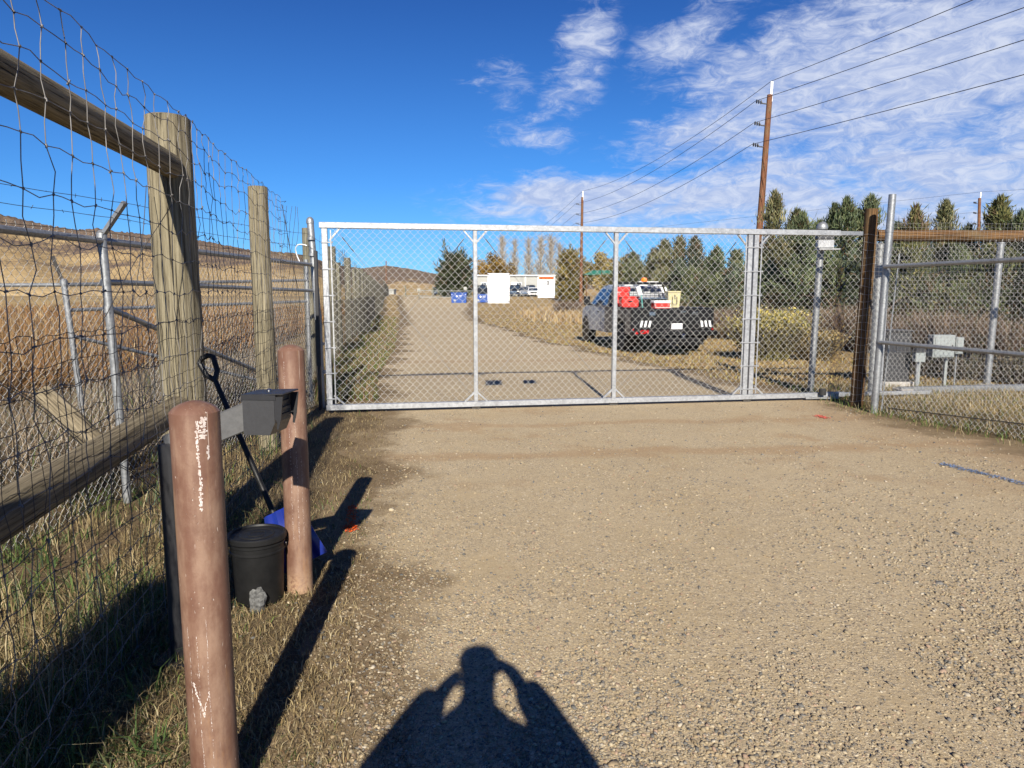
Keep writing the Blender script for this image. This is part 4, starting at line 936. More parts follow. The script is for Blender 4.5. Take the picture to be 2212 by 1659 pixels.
def scuff(bl, ang, z0, z1, wd, r_=.0685, seed=1, name='paint_scuff', m='scuff', slope=0.0):
    rs = np.random.default_rng(seed); V = []; F = []; n = int(abs(z1 - z0) / .0035) + 2
    for i in range(n):
        t = i / n; a = ang + (.02 * math.sin(t * 9 + seed) + rs.normal(0, .1) * wd / r_ ) + slope * t; z = z0 + (z1 - z0) * t + rs.normal(0, .002)
        for q in range(1 if wd < .004 else 3):
            if rs.random() < (.45 if wd < .004 else .15): continue
            ww = wd * rs.uniform(.12, .5) / r_; hz_ = rs.uniform(.0015, .005); ac = a + rs.normal(0, .35) * wd / r_; b = len(V); k5 = rs.integers(5, 7)
            for k in range(k5):
                th = 2 * math.pi * k / k5; V.append(((r_ + .0005 + .0001 * q) * math.cos(ac + ww * math.cos(th) * rs.uniform(.6, 1.1)), (r_ + .0005 + .0001 * q) * math.sin(ac + ww * math.cos(th) * rs.uniform(.8, 1.1)), z + hz_ * math.sin(th) * rs.uniform(.6, 1.3)))
            F.append(tuple(range(b, b + k5)))
    me = bpy.data.meshes.new(name); me.from_pydata(V, [], F); me.update(); return tag(link(name, me, m, bl, world_co=False), kind='stuff')
front1 = math.atan2(-2.03, .92)       # direction from the bollard to the camera
scuff(bl1_, front1 + .05, 1.245, .985, .009, seed=2) if 0 else scuff(bl1_, front1 + .05, 1.245, .985, .0055, seed=2); scuff(bl1_, front1 + .28, 1.255, 1.19, .013, seed=3); scuff(bl1_, front1 - .85, .64, .30, .0022, seed=5, slope=.1)
scuff(bl1_, front1 - .45, .62, .12, .0018, seed=6); scuff(bl1_, front1 - .05, .66, .20, .0014, seed=7); scuff(bl1_, front1 - .72, .47, .36, .004, seed=8, slope=.45); scuff(bl1_, front1 + .45, 1.17, 1.13, .006, seed=9); scuff(bl1_, front1 - .05, .45, .36, .0035, seed=12, slope=-.3)
front2 = math.atan2(-3.72, 1.155)
scuff(bl2_, front2 + .1, .95, .25, .0022, seed=10); scuff(bl2_, front2 - .35, .9, .3, .0018, seed=11); scuff(bl2_, front2 + .45, .75, .3, .0014, seed=13); scuff(bl2_, front2 - .6, 1.25, 1.05, .002, seed=14)

# ------------------------------------------------------------------ card reader on gooseneck pedestal
pb = Vector((-1.45, 2.98, 0)); bxc = at(583, 887, 3.0)
ped = thing('pedestal', 'black square gooseneck pedestal with a grey steel arm behind the nearest bollard', 'pedestal', tuple(pb))
m = MB(); m.box((pb.x, pb.y, .47), (.085, .085, 1.0), bev=.006); m.build('column', 'blackmetal', ped)
m = MB(); a0 = Vector((pb.x - .02, pb.y + .02, .945)); a1 = Vector((bxc.x - .055, bxc.y + .03, bxc.z - .005)); m.bar(a0, a1, .115, .06, up=(0, 0, 1) if False else tuple((a1 - a0).cross(Vector((0, 0, 1))).normalized()), bev=.005)
m.build('arm', 'greymetal', ped); MB().box((pb.x, pb.y, .01), (.2, .2, .02), bev=.003).build('base_plate', 'blackmetal', ped)
rd = thing('card_reader', 'dark grey hooded card reader box with sloping shade at the end of the steel arm', 'card reader', tuple(bxc), R(-6)); rd.scale = (1.14, 1.1, 1.13)
# local frame: x across (faces the road), y away, z up
m = MB(); m.prism([(-.070, -.080), (.030, -.080), (.045, -.045), (.050, -.035), (.050, .062), (-.070, .062)], -.075, .075, lambda u, v, h: (u, h, v)); m.build('housing', 'darkmetal', rd, local=True)
m = MB(); m.box((.004, 0, .070), (.160, .150, .0055), rot=Matrix.Rotation(R(-2), 3, 'Y'), bev=.0015); m.box((-.008, -.0765, .060), (.13, .003, .018)); m.build('lid', 'blackmetal', rd, local=True)
for sy in (-1, 1):
    m = MB(); m.prism([(.051, .062), (.084, .064), (.074, -.018), (.064, -.058), (.057, -.056), (.060, -.03), (.051, -.02)], sy * .073 - .002, sy * .073 + .002, lambda u, v, h: (u, h, v)); m.build('hood_side', 'blackmetal', rd, local=True)
m = MB(); [m.box((.054, 0, z), (.006, .12, .010)) for z in (.035, .01, -.015)]; m.build('louvre', 'blackmetal', rd, local=True)
MB().lathe((0, 0, .074), [(.010, 0), (.010, .006), (.006, .009), (.001, .010)], 12).build('bolt', 'chrome', rd, local=True, smooth=True)

# ------------------------------------------------------------------ bucket, shovel, rock, marks
bc = Vector((-1.335, 3.60, 0))
bk = thing('bucket', 'black plastic five gallon bucket with a ribbed lid between the two bollards', 'bucket', tuple(bc))
MB().lathe(tuple(bc), [(.118, 0), (.122, .01), (.134, .27), (.140, .275), (.140, .283), (.135, .287), (.136, .31), (.142, .315), (.142, .323), (.136, .327), (.137, .345)], 40).build('body', 'blackplastic', bk, smooth=True)
MB().lathe((bc.x, bc.y, .333), [(.146, 0), (.149, .004), (.149, .026), (.144, .031), (.134, .031), (.131, .022), (.090, .022), (.086, .026), (.080, .022), (.045, .022), (.041, .025), (.036, .022), (.002, .022)], 40).build('lid', 'blackplastic', bk, smooth=True)
MB().tube([(bc.x + .145 * math.cos(a), bc.y + .145 * math.sin(a), .30 - .11 * math.sin((a - .2) / 2.6 * math.pi)) for a in np.linspace(2.8, .2, 16)], .0025, 6).build('handle', 'midwire', bk)
s0 = Vector((-1.30, 3.97, .17)); s1 = at(462, 815, 4.25)
sh = thing('snow_shovel', 'blue bladed snow shovel with black handle leaning on the wire fence', 'shovel', (s0.x, s0.y, 0)); dh = (s1 - s0).normalized(); sd = dh.cross(Vector((.1, -1, .1))).normalized()
MB().tube([s0 - dh * .12, s0 + dh * .3, s1], [.020, .017, .0155], 14).build('shaft', 'blackplastic', sh, smooth=True)
g0 = s1; m = MB(); gt = g0 + dh * .12
m.tube([g0 - dh * .02, g0 + dh * .03 + sd * .035, gt + sd * .045, gt + dh * .02 + sd * .02, gt + dh * .02 - sd * .02, gt - sd * .045, g0 + dh * .03 - sd * .035, g0 - dh * .02], .0165, 10); m.build('grip', 'blackplastic', sh, smooth=True)
bn = dh.cross(sd).normalized(); V = []; nu_, nv_ = 22, 12
for th in (0, .004):
    for i in range(nu_ + 1):
        for j in range(nv_ + 1):
            u = (i / nu_ - .5) * .27; v = j / nv_ * .34; p = s0 - dh * (v - .08) + sd * u * (.82 + .18 * math.sin(v / .32 * 1.6)) + bn * (-.05 * math.sin(v / .32 * math.pi) + .16 * (u / .4) ** 2 * .8 + .006 * math.cos(u * 90) + th); V.append(p)
F = []; st = (nu_ + 1) * (nv_ + 1)
for i in range(nu_):
    for j in range(nv_):
        a = i * (nv_ + 1) + j; q4 = (a, a + 1, a + nv_ + 2, a + nv_ + 1); F.append(q4); F.append(tuple(x + st for x in q4[::-1]))
for i in range(nu_):
    for j in (0, nv_): a = i * (nv_ + 1) + j; F.append((a, a + nv_ + 1, a + nv_ + 1 + st, a + st))
for j in range(nv_):
    for i in (0, nu_): a = i * (nv_ + 1) + j; F.append((a, a + 1, a + 1 + st, a + st))
zmin = min(v.z for v in V); V = [v + Vector((0, 0, max(0, .01 - zmin))) for v in V]
MB().add(V, F).build('blade', 'blueplastic', sh, smooth=True)
q = G(557, 1318); rs = np.random.default_rng(6); V = []; F = []
for i in range(9):
    ph_i = math.pi * i / 8
    for k in range(12):
        th = 2 * math.pi * k / 12; rr_ = 1 + .22 * math.sin(2 * th + i) * math.sin(ph_i) + .16 * rs.uniform(-1, 1); rr_ = rr_ if 0 < i < 8 else 1
        V.append((q.x + .046 * rr_ * math.sin(ph_i) * math.cos(th), q.y + .036 * rr_ * math.sin(ph_i) * math.sin(th), .045 + .062 * rr_ * math.cos(ph_i) + .012 * math.sin(th)))
for i in range(8):
    for k in range(12): F.append((i * 12 + k, i * 12 + (k + 1) % 12, (i + 1) * 12 + (k + 1) % 12, (i + 1) * 12 + k))
o = MB().add(V, F).build('rock', plain('rough grey rock', (.10, .10, .095), .95, 0, .7, 60, .006)); tag(o, 'rough grey rock at the foot of the black bucket', 'rock')
def paint_mark(name, pts, col, n, spread, lab, size=.008, zz=.008):
    """sprayed marking: many small flat flecks of paint on the ground and straw"""
    r = np.random.default_rng(len(lab)); V = []; pts = np.array([(p.x, p.y) for p in pts]); seg = np.arange(n) % (len(pts) - 1); tt = r.random(n)
    P = pts[seg] * (1 - tt[:, None]) + pts[seg + 1] * tt[:, None] + r.normal(0, spread, (n, 2))
    a = r.uniform(0, 6.28, n); sz = size * r.uniform(.4, 1.5, n)
    for i in range(3): V.append(np.stack([P[:, 0] + np.cos(a + i * 2.1) * sz, P[:, 1] + np.sin(a + i * 2.1) * sz * .8, zz + r.uniform(0, .014, n)], -1))
    V = np.stack(V, 1).reshape(-1, 3); F = np.arange(n * 3).reshape(-1, 3)
    return tag(link(name, np_mesh(name, V, F, cols=np.tile(np.array(col), (n, 1)) * r.uniform(.7, 1.1, (n, 1))), 'grass'), lab, 'paint mark')
paint_mark('paint_mark', [G(757, 1150), G(757, 1138), G(762, 1095)], (.80, .12, .02), 420, .022, 'orange spray paint mark on the straw beside the bollard shadow')
paint_mark('paint_mark', [G(2035, 1004), G(2090, 1018), G(2150, 1032), G(2225, 1052)], (.20, .27, .42), 620, .030, 'long faded blue spray paint line on the gravel at the right', .009)
paint_mark('paint_mark', [G(1768, 900), G(1784, 905)], (.70, .16, .12), 260, .035, 'small red spray paint mark on the gravel near the gate roller', .009)

# ------------------------------------------------------------------ vehicles
def body_shell(prof, wfn, nx_=6):
    """closed shell: side outline prof (y,z) swept across x; half width depends on z; rounded shoulders"""
    V = []; F = []; n = len(prof)
    us = [-1, -.94, -.5, .5, .94, 1]
    for u in us:
        for (y, z) in prof:
            ins = 1.0 if abs(u) < 1 else .965
            cy = sum(p[0] for p in prof) / n; cz = sum(p[1] for p in prof) / n
            k = 1 if abs(u) < .99 else .985
            V.append((u * wfn(y, z), cy + (y - cy) * k, cz + (z - cz) * k))
    for i in range(len(us) - 1):
        for j in range(n): F.append((i * n + j, i * n + (j + 1) % n, (i + 1) * n + (j + 1) % n, (i + 1) * n + j))
    F.append(tuple(range(n - 1, -1, -1))); F.append(tuple((len(us) - 1) * n + j for j in range(n)))
    return V, F
def wheel(parent, x, y, r_, wd, sgn):
    w_ = MB().lathe((x, y, r_), [(r_ * .62, -wd / 2), (r_ * .93, -wd / 2), (r_, -wd * .36), (r_, wd * .36), (r_ * .93, wd / 2), (r_ * .62, wd / 2)], 28, 'x').build('wheel', 'rubber', parent, local=True, smooth=True)
    m = MB(); m.lathe((x, y, r_), [(r_ * .60, -wd * .3), (r_ * .60, wd * .42 * sgn + .0 if sgn > 0 else -wd * .3 + .001), (r_ * .2, wd * .30 * sgn)], 20, 'x') if sgn > 0 else m.lathe((x, y, r_), [(r_ * .2, -wd * .30), (r_ * .60, -wd * .42), (r_ * .60, wd * .3)], 20, 'x')
    m.build('rim', 'chrome', w_, local=True, smooth=True); return w_
tx = 4.31; ty = 19.16; TYAW = R(8)
tk = thing('utility_truck', 'grey utility truck with black rear and headache rack, parked behind the gate', 'truck', (tx, ty, 0), TYAW)
cab = [(2.78, .52), (2.78, 1.18), (2.84, 1.32), (2.98, 1.76), (3.10, 1.84), (3.75, 1.89), (4.25, 1.84), (4.50, 1.74), (5.22, 1.24), (5.75, 1.20), (6.25, 1.10), (6.42, .95), (6.45, .55), (6.1, .42), (5.98, .72), (5.75, .86), (5.50, .86), (5.27, .72), (5.15, .42), (3.0, .42)]
def wf(y, z): return 1.0 - max(0, z - 1.15) * .33 - max(0, y - 5.9) * .12
V, F = body_shell(cab, wf); MB().add(V, F).build('body', 'truckgrey', tk, local=True, smooth=True)
for sg in (-1, 1):
    for poly in ([(3.12, 1.26), (3.16, 1.70), (3.60, 1.76), (3.62, 1.26)], [(3.70, 1.26), (3.70, 1.77), (4.20, 1.76), (4.42, 1.68), (4.98, 1.26)]):
        V = []
        for y, z in poly: V.append((sg * (wf(y, z) + .004), y, z))
        for y, z in poly: V.append((sg * (wf(y, z) - .03), y, z))
        n = len(poly); m = MB(); m.add(V, [tuple(range(n)), tuple(range(2 * n - 1, n - 1, -1))] + [(i, (i + 1) % n, n + (i + 1) % n, n + i) for i in range(n)]); m.build('side_window', 'glass', tk, local=True)
m = MB(); m.prism([(-.76, 0), (.76, 0), (.66, .46), (-.66, .46)], -.004, .004, lambda u, v, h: (u, 2.79 + .07 + v * .30 - .004 + h, 1.27 + v)); m.build('rear_window', 'glass', tk, local=True)
for sg in (-1, 1):
    m = MB(); m.box((sg * 1.16, 4.85, 1.38), (.20, .12, .30), bev=.03); m.box((sg * 1.04, 4.85, 1.25), (.16, .04, .04)); m.build('mirror', 'truckblack', tk, local=True)
    m = MB(); m.box((sg * .999, 4.0, 1.04), (.022, .18, .03), bev=.005); m.build('door_handle', 'truckblack', tk, local=True)
    m = MB()
    for y in (3.66, 5.05, 3.02): m.box((sg * 1.0, y, .86), (.006, .012, .72))
    m.build('door_seam', 'truckblack', tk, local=True)
    m = MB(); m.lathe((sg * .93, 5.62, .40), [(.48, -.1), (.50, 0), (.46, .1)] if 0 else [(.30, -.08), (.47, -.08), (.47, .085), (.30, .085)], 24, 'x'); m.build('wheel_arch', 'truckblack', tk, local=True)
# service body
m = MB()
for sg in (-1, 1):
    sgp = [(.12, .52), (.62, .52), (.68, .78), (.85, .92), (1.30, .92), (1.48, .78), (1.54, .52), (2.72, .52), (2.72, 1.20), (.12, 1.20)]
    m.prism(sgp, sg * .72, sg * 1.14, lambda u, v, h: (h, u, v))
m.build('service_box', 'servicegrey', tk, local=True)
m = MB()
for y in (.60, .64, 1.58, 2.1): [m.box((sg * 1.142, y, .87), (.006, .012, .62)) for sg in (-1, 1)]
for sg in (-1, 1):
    m.box((sg * 1.142, .9, 1.0), (.006, .06, .05)); m.box((sg * 1.142, 2.3, 1.0), (.006, .06, .05))
m.build('locker_seam', 'truckblack', tk, local=True)
m = MB(); m.box((0, .05, .93), (2.30, .12, .58), bev=.012); m.box((0, 1.4, .60), (1.46, 2.6, .06)); m.box((0, 1.42, 1.205), (2.30, 2.66, .02)) if 0 else None
m.box((-.93, 1.42, 1.215), (.46, 2.66, .03), bev=.006); m.box((.93, 1.42, 1.215), (.46, 2.66, .03), bev=.006); m.build('tailgate', 'truckblack', tk, local=True)
m = MB(); m.box((0, -.10, .56), (2.36, .26, .14), bev=.02); m.box((0, -.02, .44), (1.9, .12, .14), bev=.02); m.build('bumper', 'truckblack', tk, local=True)
m = MB(); m.box((0, 1.6, .38), (1.0, 5.0, .14)); m.box((0, .62 + .46, .36), (1.6, .12, .12)); m.build('chassis', 'truckblack', tk, local=True)
for sg in (-1, 1):
    wheel(tk, sg * .90, 1.08, .39, .42, sg); wheel(tk, sg * .86, 5.62, .39, .26, sg)
for u0, sg in ((-.92, 1), (.80, -1)):
    for k in range(3):
        m = MB(); x0 = u0 + k * .115; m.prism([(0, 0), (.058, 0), (.058 + .035 * sg, .17), (.035 * sg, .17)], -.016, -.0125, lambda u, v, h: (x0 + u, h, .72 + v)); m.build('reflective_stripe', 'white', tk, local=True)
for x in (-.58, .62): m = MB(); m.box((x, -.018, 1.08), (.17, .012, .10), bev=.004); m.build('tail_lamp', 'chrome', tk, local=True)
for x in (-1.10, 1.11): MB().box((x, -.02, .66), (.03, .02, .05), bev=.004).build('tail_light', 'redlens', tk, local=True)
MB().box((.28, -.018, 1.12), (.15, .01, .06), bev=.003).build('maker_badge', 'chrome', tk, local=True)
lp = MB().box((.11, -.02, .74), (.31, .010, .155), bev=.003).build('licence_plate', 'white', tk, local=True)
RZ = Matrix.Rotation(R(90), 3, 'X')
text_mesh('writing', 'AUP·K10', .085, 'greyink', lp, Vector((.11, -.027, .735)), RZ)
text_mesh('writing', 'CM', .13, 'redlens', tk, Vector((-.86, -.235, .60)), RZ, bold=.006, sx=1.2)
MB().prism([(-1.12, .55), (-1.02, .55), (-1.08, .63)], -.236, -.232, lambda u, v, h: (u, h, v)).build('badge', 'redlens', tk, local=True)
m = MB(); m.tube([(.16, -.1, .46), (.16, -.34, .46)], .035, 10); m.box((.16, -.36, .50), (.12, .12, .12), bev=.03); m.build('hitch', 'chrome', tk, local=True)
# headache rack
m = MB()
for x in (-.98, .98): m.bar((x, 2.66, 1.22), (x * .88, 2.66, 1.92), .07, .06)
m.bar((-.9, 2.66, 1.92), (.9, 2.66, 1.92), .07, .07); m.bar((-.96, 2.66, 1.30), (.96, 2.66, 1.30), .05, .05)
for x in np.linspace(-.8, .8, 13): m.bar((x, 2.66, 1.3), (x * .95, 2.66, 1.90), .012, .012)
for z in np.linspace(1.38, 1.85, 7): m.bar((-.92, 2.66, z), (.92, 2.66, z), .012, .012)
m.build('headache_rack', 'truckblack', tk, local=True)
for x in (-.45, .02, .46): MB().box((x, 2.60, 1.86), (.26, .05, .03), bev=.004).build('rack_light', 'white', tk, local=True)
for x in (.62, .74): MB().prism([(0, 0), (.06, 0), (.0, .17), (-.06, .17)], 2.60, 2.605, lambda u, v, h: (x + u, h, 1.64 + v)).build('reflective_stripe', 'white', tk, local=True)
m = MB(); m.lathe((.08, 2.72, 1.97), [(.09, 0), (.10, .03), (.085, .10), (.04, .125)], 16); m.build('beacon', 'amber', tk, local=True, smooth=True)
m = MB(); m.box((.22, 2.75, 1.955), (.62, .13, .04), bev=.01); m.build('beacon_base', 'white', tk, local=True)
def tl(x, y, z=0):
    c, s_ = math.cos(TYAW), math.sin(TYAW); return (tx + c * x - s_ * y, ty + s_ * x + c * y, z)
def truck_item(name, lab, cat, x, y, z): return thing(name, lab, cat, tl(x, y, z), TYAW)
t = truck_item('fuel_can', 'tall red plastic container on the truck bed behind the cab', 'container', -.88, 1.85, 1.23)
MB().box((0, 0, .21), (.38, .34, .42), bev=.04).build('body', 'red', t, local=True); MB().box((.02, 0, .50), (.40, .30, .14), bev=.03).build('top_tank', 'red', t, local=True); MB().lathe((-.12, 0, .57), [(.04, 0), (.04, .05), (.03, .06)], 12).build('cap', 'blackplastic', t, local=True)
t = truck_item('tool_tub', 'lower red plastic tub in front of the tall red container on the truck', 'container', -.88, 1.15, 1.23)
MB().box((0, 0, .15), (.48, .36, .30), bev=.03).box((0, 0, .285), (.51, .40, .03), bev=.01).build('body', 'red', t, local=True); MB().box((.0, -.19, .16), (.14, .02, .04), bev=.006).build('handle', 'blackplastic', t, local=True)
t = truck_item('cooler', 'small red cooler with a white lid on the truck bed', 'cooler', -.16, .6, 1.23 - .5)
MB().box((.02, 0, .44), (.44, .30, .36), bev=.02).build('body', 'red', t, local=True); MB().box((.02, 0, .655), (.47, .33, .07), bev=.015).build('lid', 'white', t, local=True); MB().tube([(-.2, -.17, .6), (-.2, -.2, .5), (.24, -.2, .5), (.24, -.17, .6)], .008, 6).build('handle', 'white', t, local=True)
t = truck_item('trash_bin', 'cream wheeled bin strapped upright on the truck bed', 'bin', .46, 1.3, 1.22); t.scale = (.74, .74, .80)
MB().prism([(-.21, 0), (.21, 0), (.25, .52), (-.25, .52)], -.18, .18, lambda u, v, h: (u, h * (1 + v * .2), v)).build('body', 'cream', t, local=True); MB().box((0, 0, .55), (.54, .46, .06), bev=.015).build('lid', 'cream', t, local=True)
MB().tube([(-.09, -.23, .38), (-.09, -.25, .12), (.09, -.25, .12), (.09, -.23, .38)], .012, 6).bar((-.0, -.25, .45), (.02, -.235, .30), .02, .02).build('strap', 'blackplastic', t, local=True)
t = truck_item('tool_box', 'low black tool box with a silver lid in the middle of the truck bed', 'tool box', -.12, 1.5, .65)
MB().box((0, 0, .40), (.9, .5, .80), bev=.02).build('body', 'truckblack', t, local=True); MB().box((.0, 0, .825), (.94, .54, .05), bev=.01).build('lid', 'chrome', t, local=True); MB().box((0, -.26, .6), (.14, .03, .06), bev=.005).build('latch', 'chrome', t, local=True)
t = truck_item('push_broom', 'white headed broom with a teal handle leaning in the truck bed', 'broom', -.66, .8, .68)
MB().box((-.03, 0, 1.0), (.12, .06, .26), rot=Matrix.Rotation(R(-18), 3, 'Y'), bev=.02).build('head', 'white', t, local=True); MB().tube([(.13, 0, .0), (.02, 0, 1.05)], .014, 8).build('handle', 'teal', t, local=True)

def small_car(name, lab, cat, px, wpx_y, paint, pickup=True, yaw=0.0, hgt=1.0, base_py=None):
    Y = wpx_y; d = ray(px, 640); x = d.x / d.y * Y
    t = thing(name, lab, cat, (x, Y, float(H(x, Y))), yaw, None)
    # front faces the camera: nose at -y
    prof = [(0, .35), (0, .85), (.12, 1.02), (1.25, 1.12), (1.95, 1.68), (2.25, 1.76), (3.3, 1.76), (3.6, 1.62 if pickup else 1.7), (3.7, 1.12 if pickup else 1.5), (5.3, 1.10 if pickup else 1.2), (5.35, .45), (5.0, .35)]
    prof = [(y, z * hgt) for y, z in prof]; V, F = body_shell(prof, lambda y, z: .98 - max(0, z - 1.1 * hgt) * .3); MB().add(V, F).build('body', paint, t, local=True, smooth=True)
    m = MB(); m.prism([(-.84, 1.16 * hgt), (.84, 1.16 * hgt), (.70, 1.62 * hgt), (-.70, 1.62 * hgt)], 0, .012, lambda u, v, h: (u, 1.25 + (v / hgt - 1.12) * 1.22 - .035 + h, v)); m.build('windscreen', 'glass', t, local=True)
    for sg in (-1, 1):
        m = MB(); m.prism([(1.9, 1.2 * hgt), (2.25, 1.62 * hgt), (3.3, 1.62 * hgt), (3.5, 1.2 * hgt)], 0, .01, lambda u, v, h: (sg * (.985 - max(0, v - 1.1 * hgt) * .3 + h * .5), u, v)); m.build('side_window', 'glass', t, local=True)
    MB().box((0, -.02, .72 * hgt), (1.1, .05, .30), bev=.01).build('grille', 'chrome' if paint != 'whitecar' else 'truckblack', t, local=True)
    MB().box((0, -.06, .45), (1.9, .16, .2), bev=.04).build('bumper', 'chrome' if pickup else paint, t, local=True)
    for sg in (-1, 1): MB().box((sg * .78, -.01, .80 * hgt), (.30, .05, .18), bev=.02).build('headlight', 'white', t, local=True)
    for sg in (-1, 1):
        for y in (.95, 4.3): wheel(t, sg * .86, y, .38, .25, sg)
    return t
small_car('parked_pickup', 'black pickup parked behind the dark blue dumpster, partly hidden by it', 'pickup', 1040, 121, 'darkcar', hgt=1.12)
small_car('parked_pickup', 'black pickup parked just right of the blank white sign', 'pickup', 1109, 119, 'darkcar', hgt=1.12, yaw=R(-8))
small_car('parked_pickup', 'silver pickup facing the gate between the black pickup and the white car', 'pickup', 1132, 119.5, 'silvercar', hgt=.98)
small_car('parked_car', 'white car parked left of the WARNING sign', 'car', 1153, 119, 'whitecar', False, hgt=.88)
small_car('parked_car', 'dark car behind the white car near the trailer', 'car', 1147, 125.5, 'darkcar', False, hgt=1.15)
small_car('parked_car', 'dark car half hidden by the dark juniper beyond the road', 'car', 945, 119, 'darkcar', False, hgt=.95)

# dumpsters
def dumpster(lab, px, Y, wd, hh, black_top=False):
    d = ray(px, 650); x = d.x / d.y * Y; t = thing('dumpster', lab, 'dumpster', (x, Y, float(H(x, Y))), 0, 'blue dumpsters')
    m = MB(); m.prism([(-wd / 2 * .92, .12), (wd / 2 * .92, .12), (wd / 2, hh), (-wd / 2, hh)], 0, 1.5, lambda u, v, h: (u, h, v)); m.build('body', 'bluedump', t, local=True)
    m = MB(); m.box((0, .75, hh + .05), (wd + .12, 1.6, .10), bev=.03)
    if black_top: m.prism([(-wd / 2, hh), (wd / 2, hh), (wd / 2, hh + .45), (-wd / 2, hh + .9)], .1, 1.4, lambda u, v, h: (u, h, v))
    m.build('lid', 'darkcar' if black_top else 'bluedump', t, local=True)
    m = MB(); [m.box((sg * wd * .5, .4, hh * .55), (.12, .3, .12)) for sg in (-1, 1)]; m.build('lift_pocket', 'darkcar', t, local=True)
    m = MB(); [m.lathe((sg * wd * .36, .25, .08), [(.08, -.04), (.08, .04)], 10, 'x') for sg in (-1, 1)]; m.build('caster', 'rubber', t, local=True)
    m = MB(); m.lathe((-.25, -.06, hh * .70), [(.001, 0), (.13, .002), (.13, .008), (.001, .01)], 7, 'y'); [m.box((.25 + .0 * k, -.06, hh * (.77 - .12 * k)), (.46 - .15 * k, .01, .05)) for k in range(2)]; [m.box((sg * wd * .43, -.06, hh * .86), (.10, .01, .09)) for sg in (-1, 1)]
    m.build('company_mark', 'white', t, local=True)
    m = MB(); m.lathe((-.55, -.05, hh * .32), [(.10, 0), (.15, 0), (.15, .01), (.10, .01)], 14, 'y'); m.build('recycling_mark', 'trailer', t, local=True)
dumpster('bright blue dumpster with flat blue lid in front of the dark juniper', 991, 98, 2.15, 1.45)
dumpster('blue dumpster with a black sloping lid behind the first inner gate upright', 1042, 97, 2.1, 1.25, True)

# ------------------------------------------------------------------ buildings
t = thing('office_trailer', 'long pale grey office trailer with white trim behind the parked cars', 'building', (1, 129, 1.15))
Zb = 1.15; m = MB(); m.box((1.1, 131.5, Zb + 1.95), (14.6, 5, 3.3)); m.build('wall', 'trailer', t)
MB().box((1.1, 131.4, Zb + 3.72), (15.0, 5.5, .22), bev=.03).build('roof', 'white', t); MB().box((1.1, 131.5, Zb + .16), (14.5, 4.9, .3)).build('skirt', 'greymetal', t)
for px in (1045, 1121, 1180):
    x = at(px, 610, 129).x; f = MB().box((x, 128.97, Zb + 1.95), (1.0, .07, 1.15), bev=.01).build('window', 'white', t); MB().box((x, 128.93, Zb + 1.95), (.8, .02, .95)).build('pane', 'glass', f); MB().box((x, 128.915, Zb + 1.95), (.05, .02, .95)).build('mullion', 'white', f)
for px in (1135, 1100, 1176): x = at(px, 610, 129).x; MB().box((x, 128.96, Zb + 1.95), (.16, .06, 3.3)).build('corner_trim', 'white', t)
dx = at(1126, 610, 128); dd = MB().box((dx.x - 1.3, 128.96, Zb + 1.5), (.95, .06, 2.1)).build('door', 'white', t); MB().lathe((dx.x - .95, 128.9, Zb + 1.4), [(.05, -.02), (.05, .02)], 8, 'y').build('handle', 'chrome', dd)
m = MB(); z0 = Zb + 1.2
for px in (1116, 1136, 1150): x = at(px, 610, 127.6).x; m.bar((x, 127.6, Zb), (x, 127.6, z0 + .6), .09, .09)
m.bar((at(1116, 610, 127.6).x, 127.6, z0 + .55), (at(1150, 610, 127.6).x, 127.6, z0 + .55), .08, .08); m.bar((at(1116, 610, 127.6).x, 127.6, z0), (at(1150, 610, 127.6).x, 127.6, z0), .08, .08); m.build('porch_rail', 'cream', t)
q = at(1210, 640, 122); t = thing('storage_container', 'dark green grey storage container right of the office trailer', 'container', (q.x, 122, 1.15))
m = MB(); m.box((q.x + .2, 124, 1.15 + 1.15), (2.6, 4, 2.2), bev=.04); [m.box((q.x + .2 + k * .24, 121.98, 2.3), (.08, .06, 2.0)) for k in range(-5, 6)]; m.build('body', plain('dark green container', (.045, .07, .07), .6, 0, .2, 2), t)
MB().box((q.x - .4, 121.93, 2.2), (.05, .05, 1.8)).build('lock_bar', 'chrome', t)
q = at(838, 628, 238); t = thing('shed', 'low white shed roof seen past the far end of the wooden fence', 'building', (q.x, 240, 1.1))
MB().box((q.x, 243, 2.2), (3.0, 5, 1.5)).build('wall', 'trailer', t); MB().prism([(-1.7, 0), (1.7, 0), (1.6, .3), (-1.6, .45)], 240, 246, lambda u, v, h: (q.x + u, h, 2.95 + v)).build('roof', 'trailer', t)
q = at(1301, 590, 92); t = thing('picnic_shelter', 'shelter with a shallow green metal roof among the trees', 'building', (q.x, 92, 0))
m = MB(); w2, d2 = 2.5, 2.2; zr = at(1300, 594.5, 92).z; zt_ = at(1300, 584, 92).z
m.add([(q.x - w2, 89.8, zr), (q.x + w2, 89.8, zr), (q.x + w2, 94.2, zr), (q.x - w2, 94.2, zr), (q.x - 1.2, 92, zt_), (q.x + 1.2, 92, zt_)], [(0, 1, 5, 4), (1, 2, 5), (2, 3, 4, 5), (3, 0, 4), (3, 2, 1, 0)]); m.build('roof', 'greenroof', t)
for a in (-1, 1):
    for b in (-1, 1): MB().box((q.x + a * (w2 - .3), 92 + b * 1.9, zr / 2), (.16, .16, zr)).build('post', 'woodbrown', t)
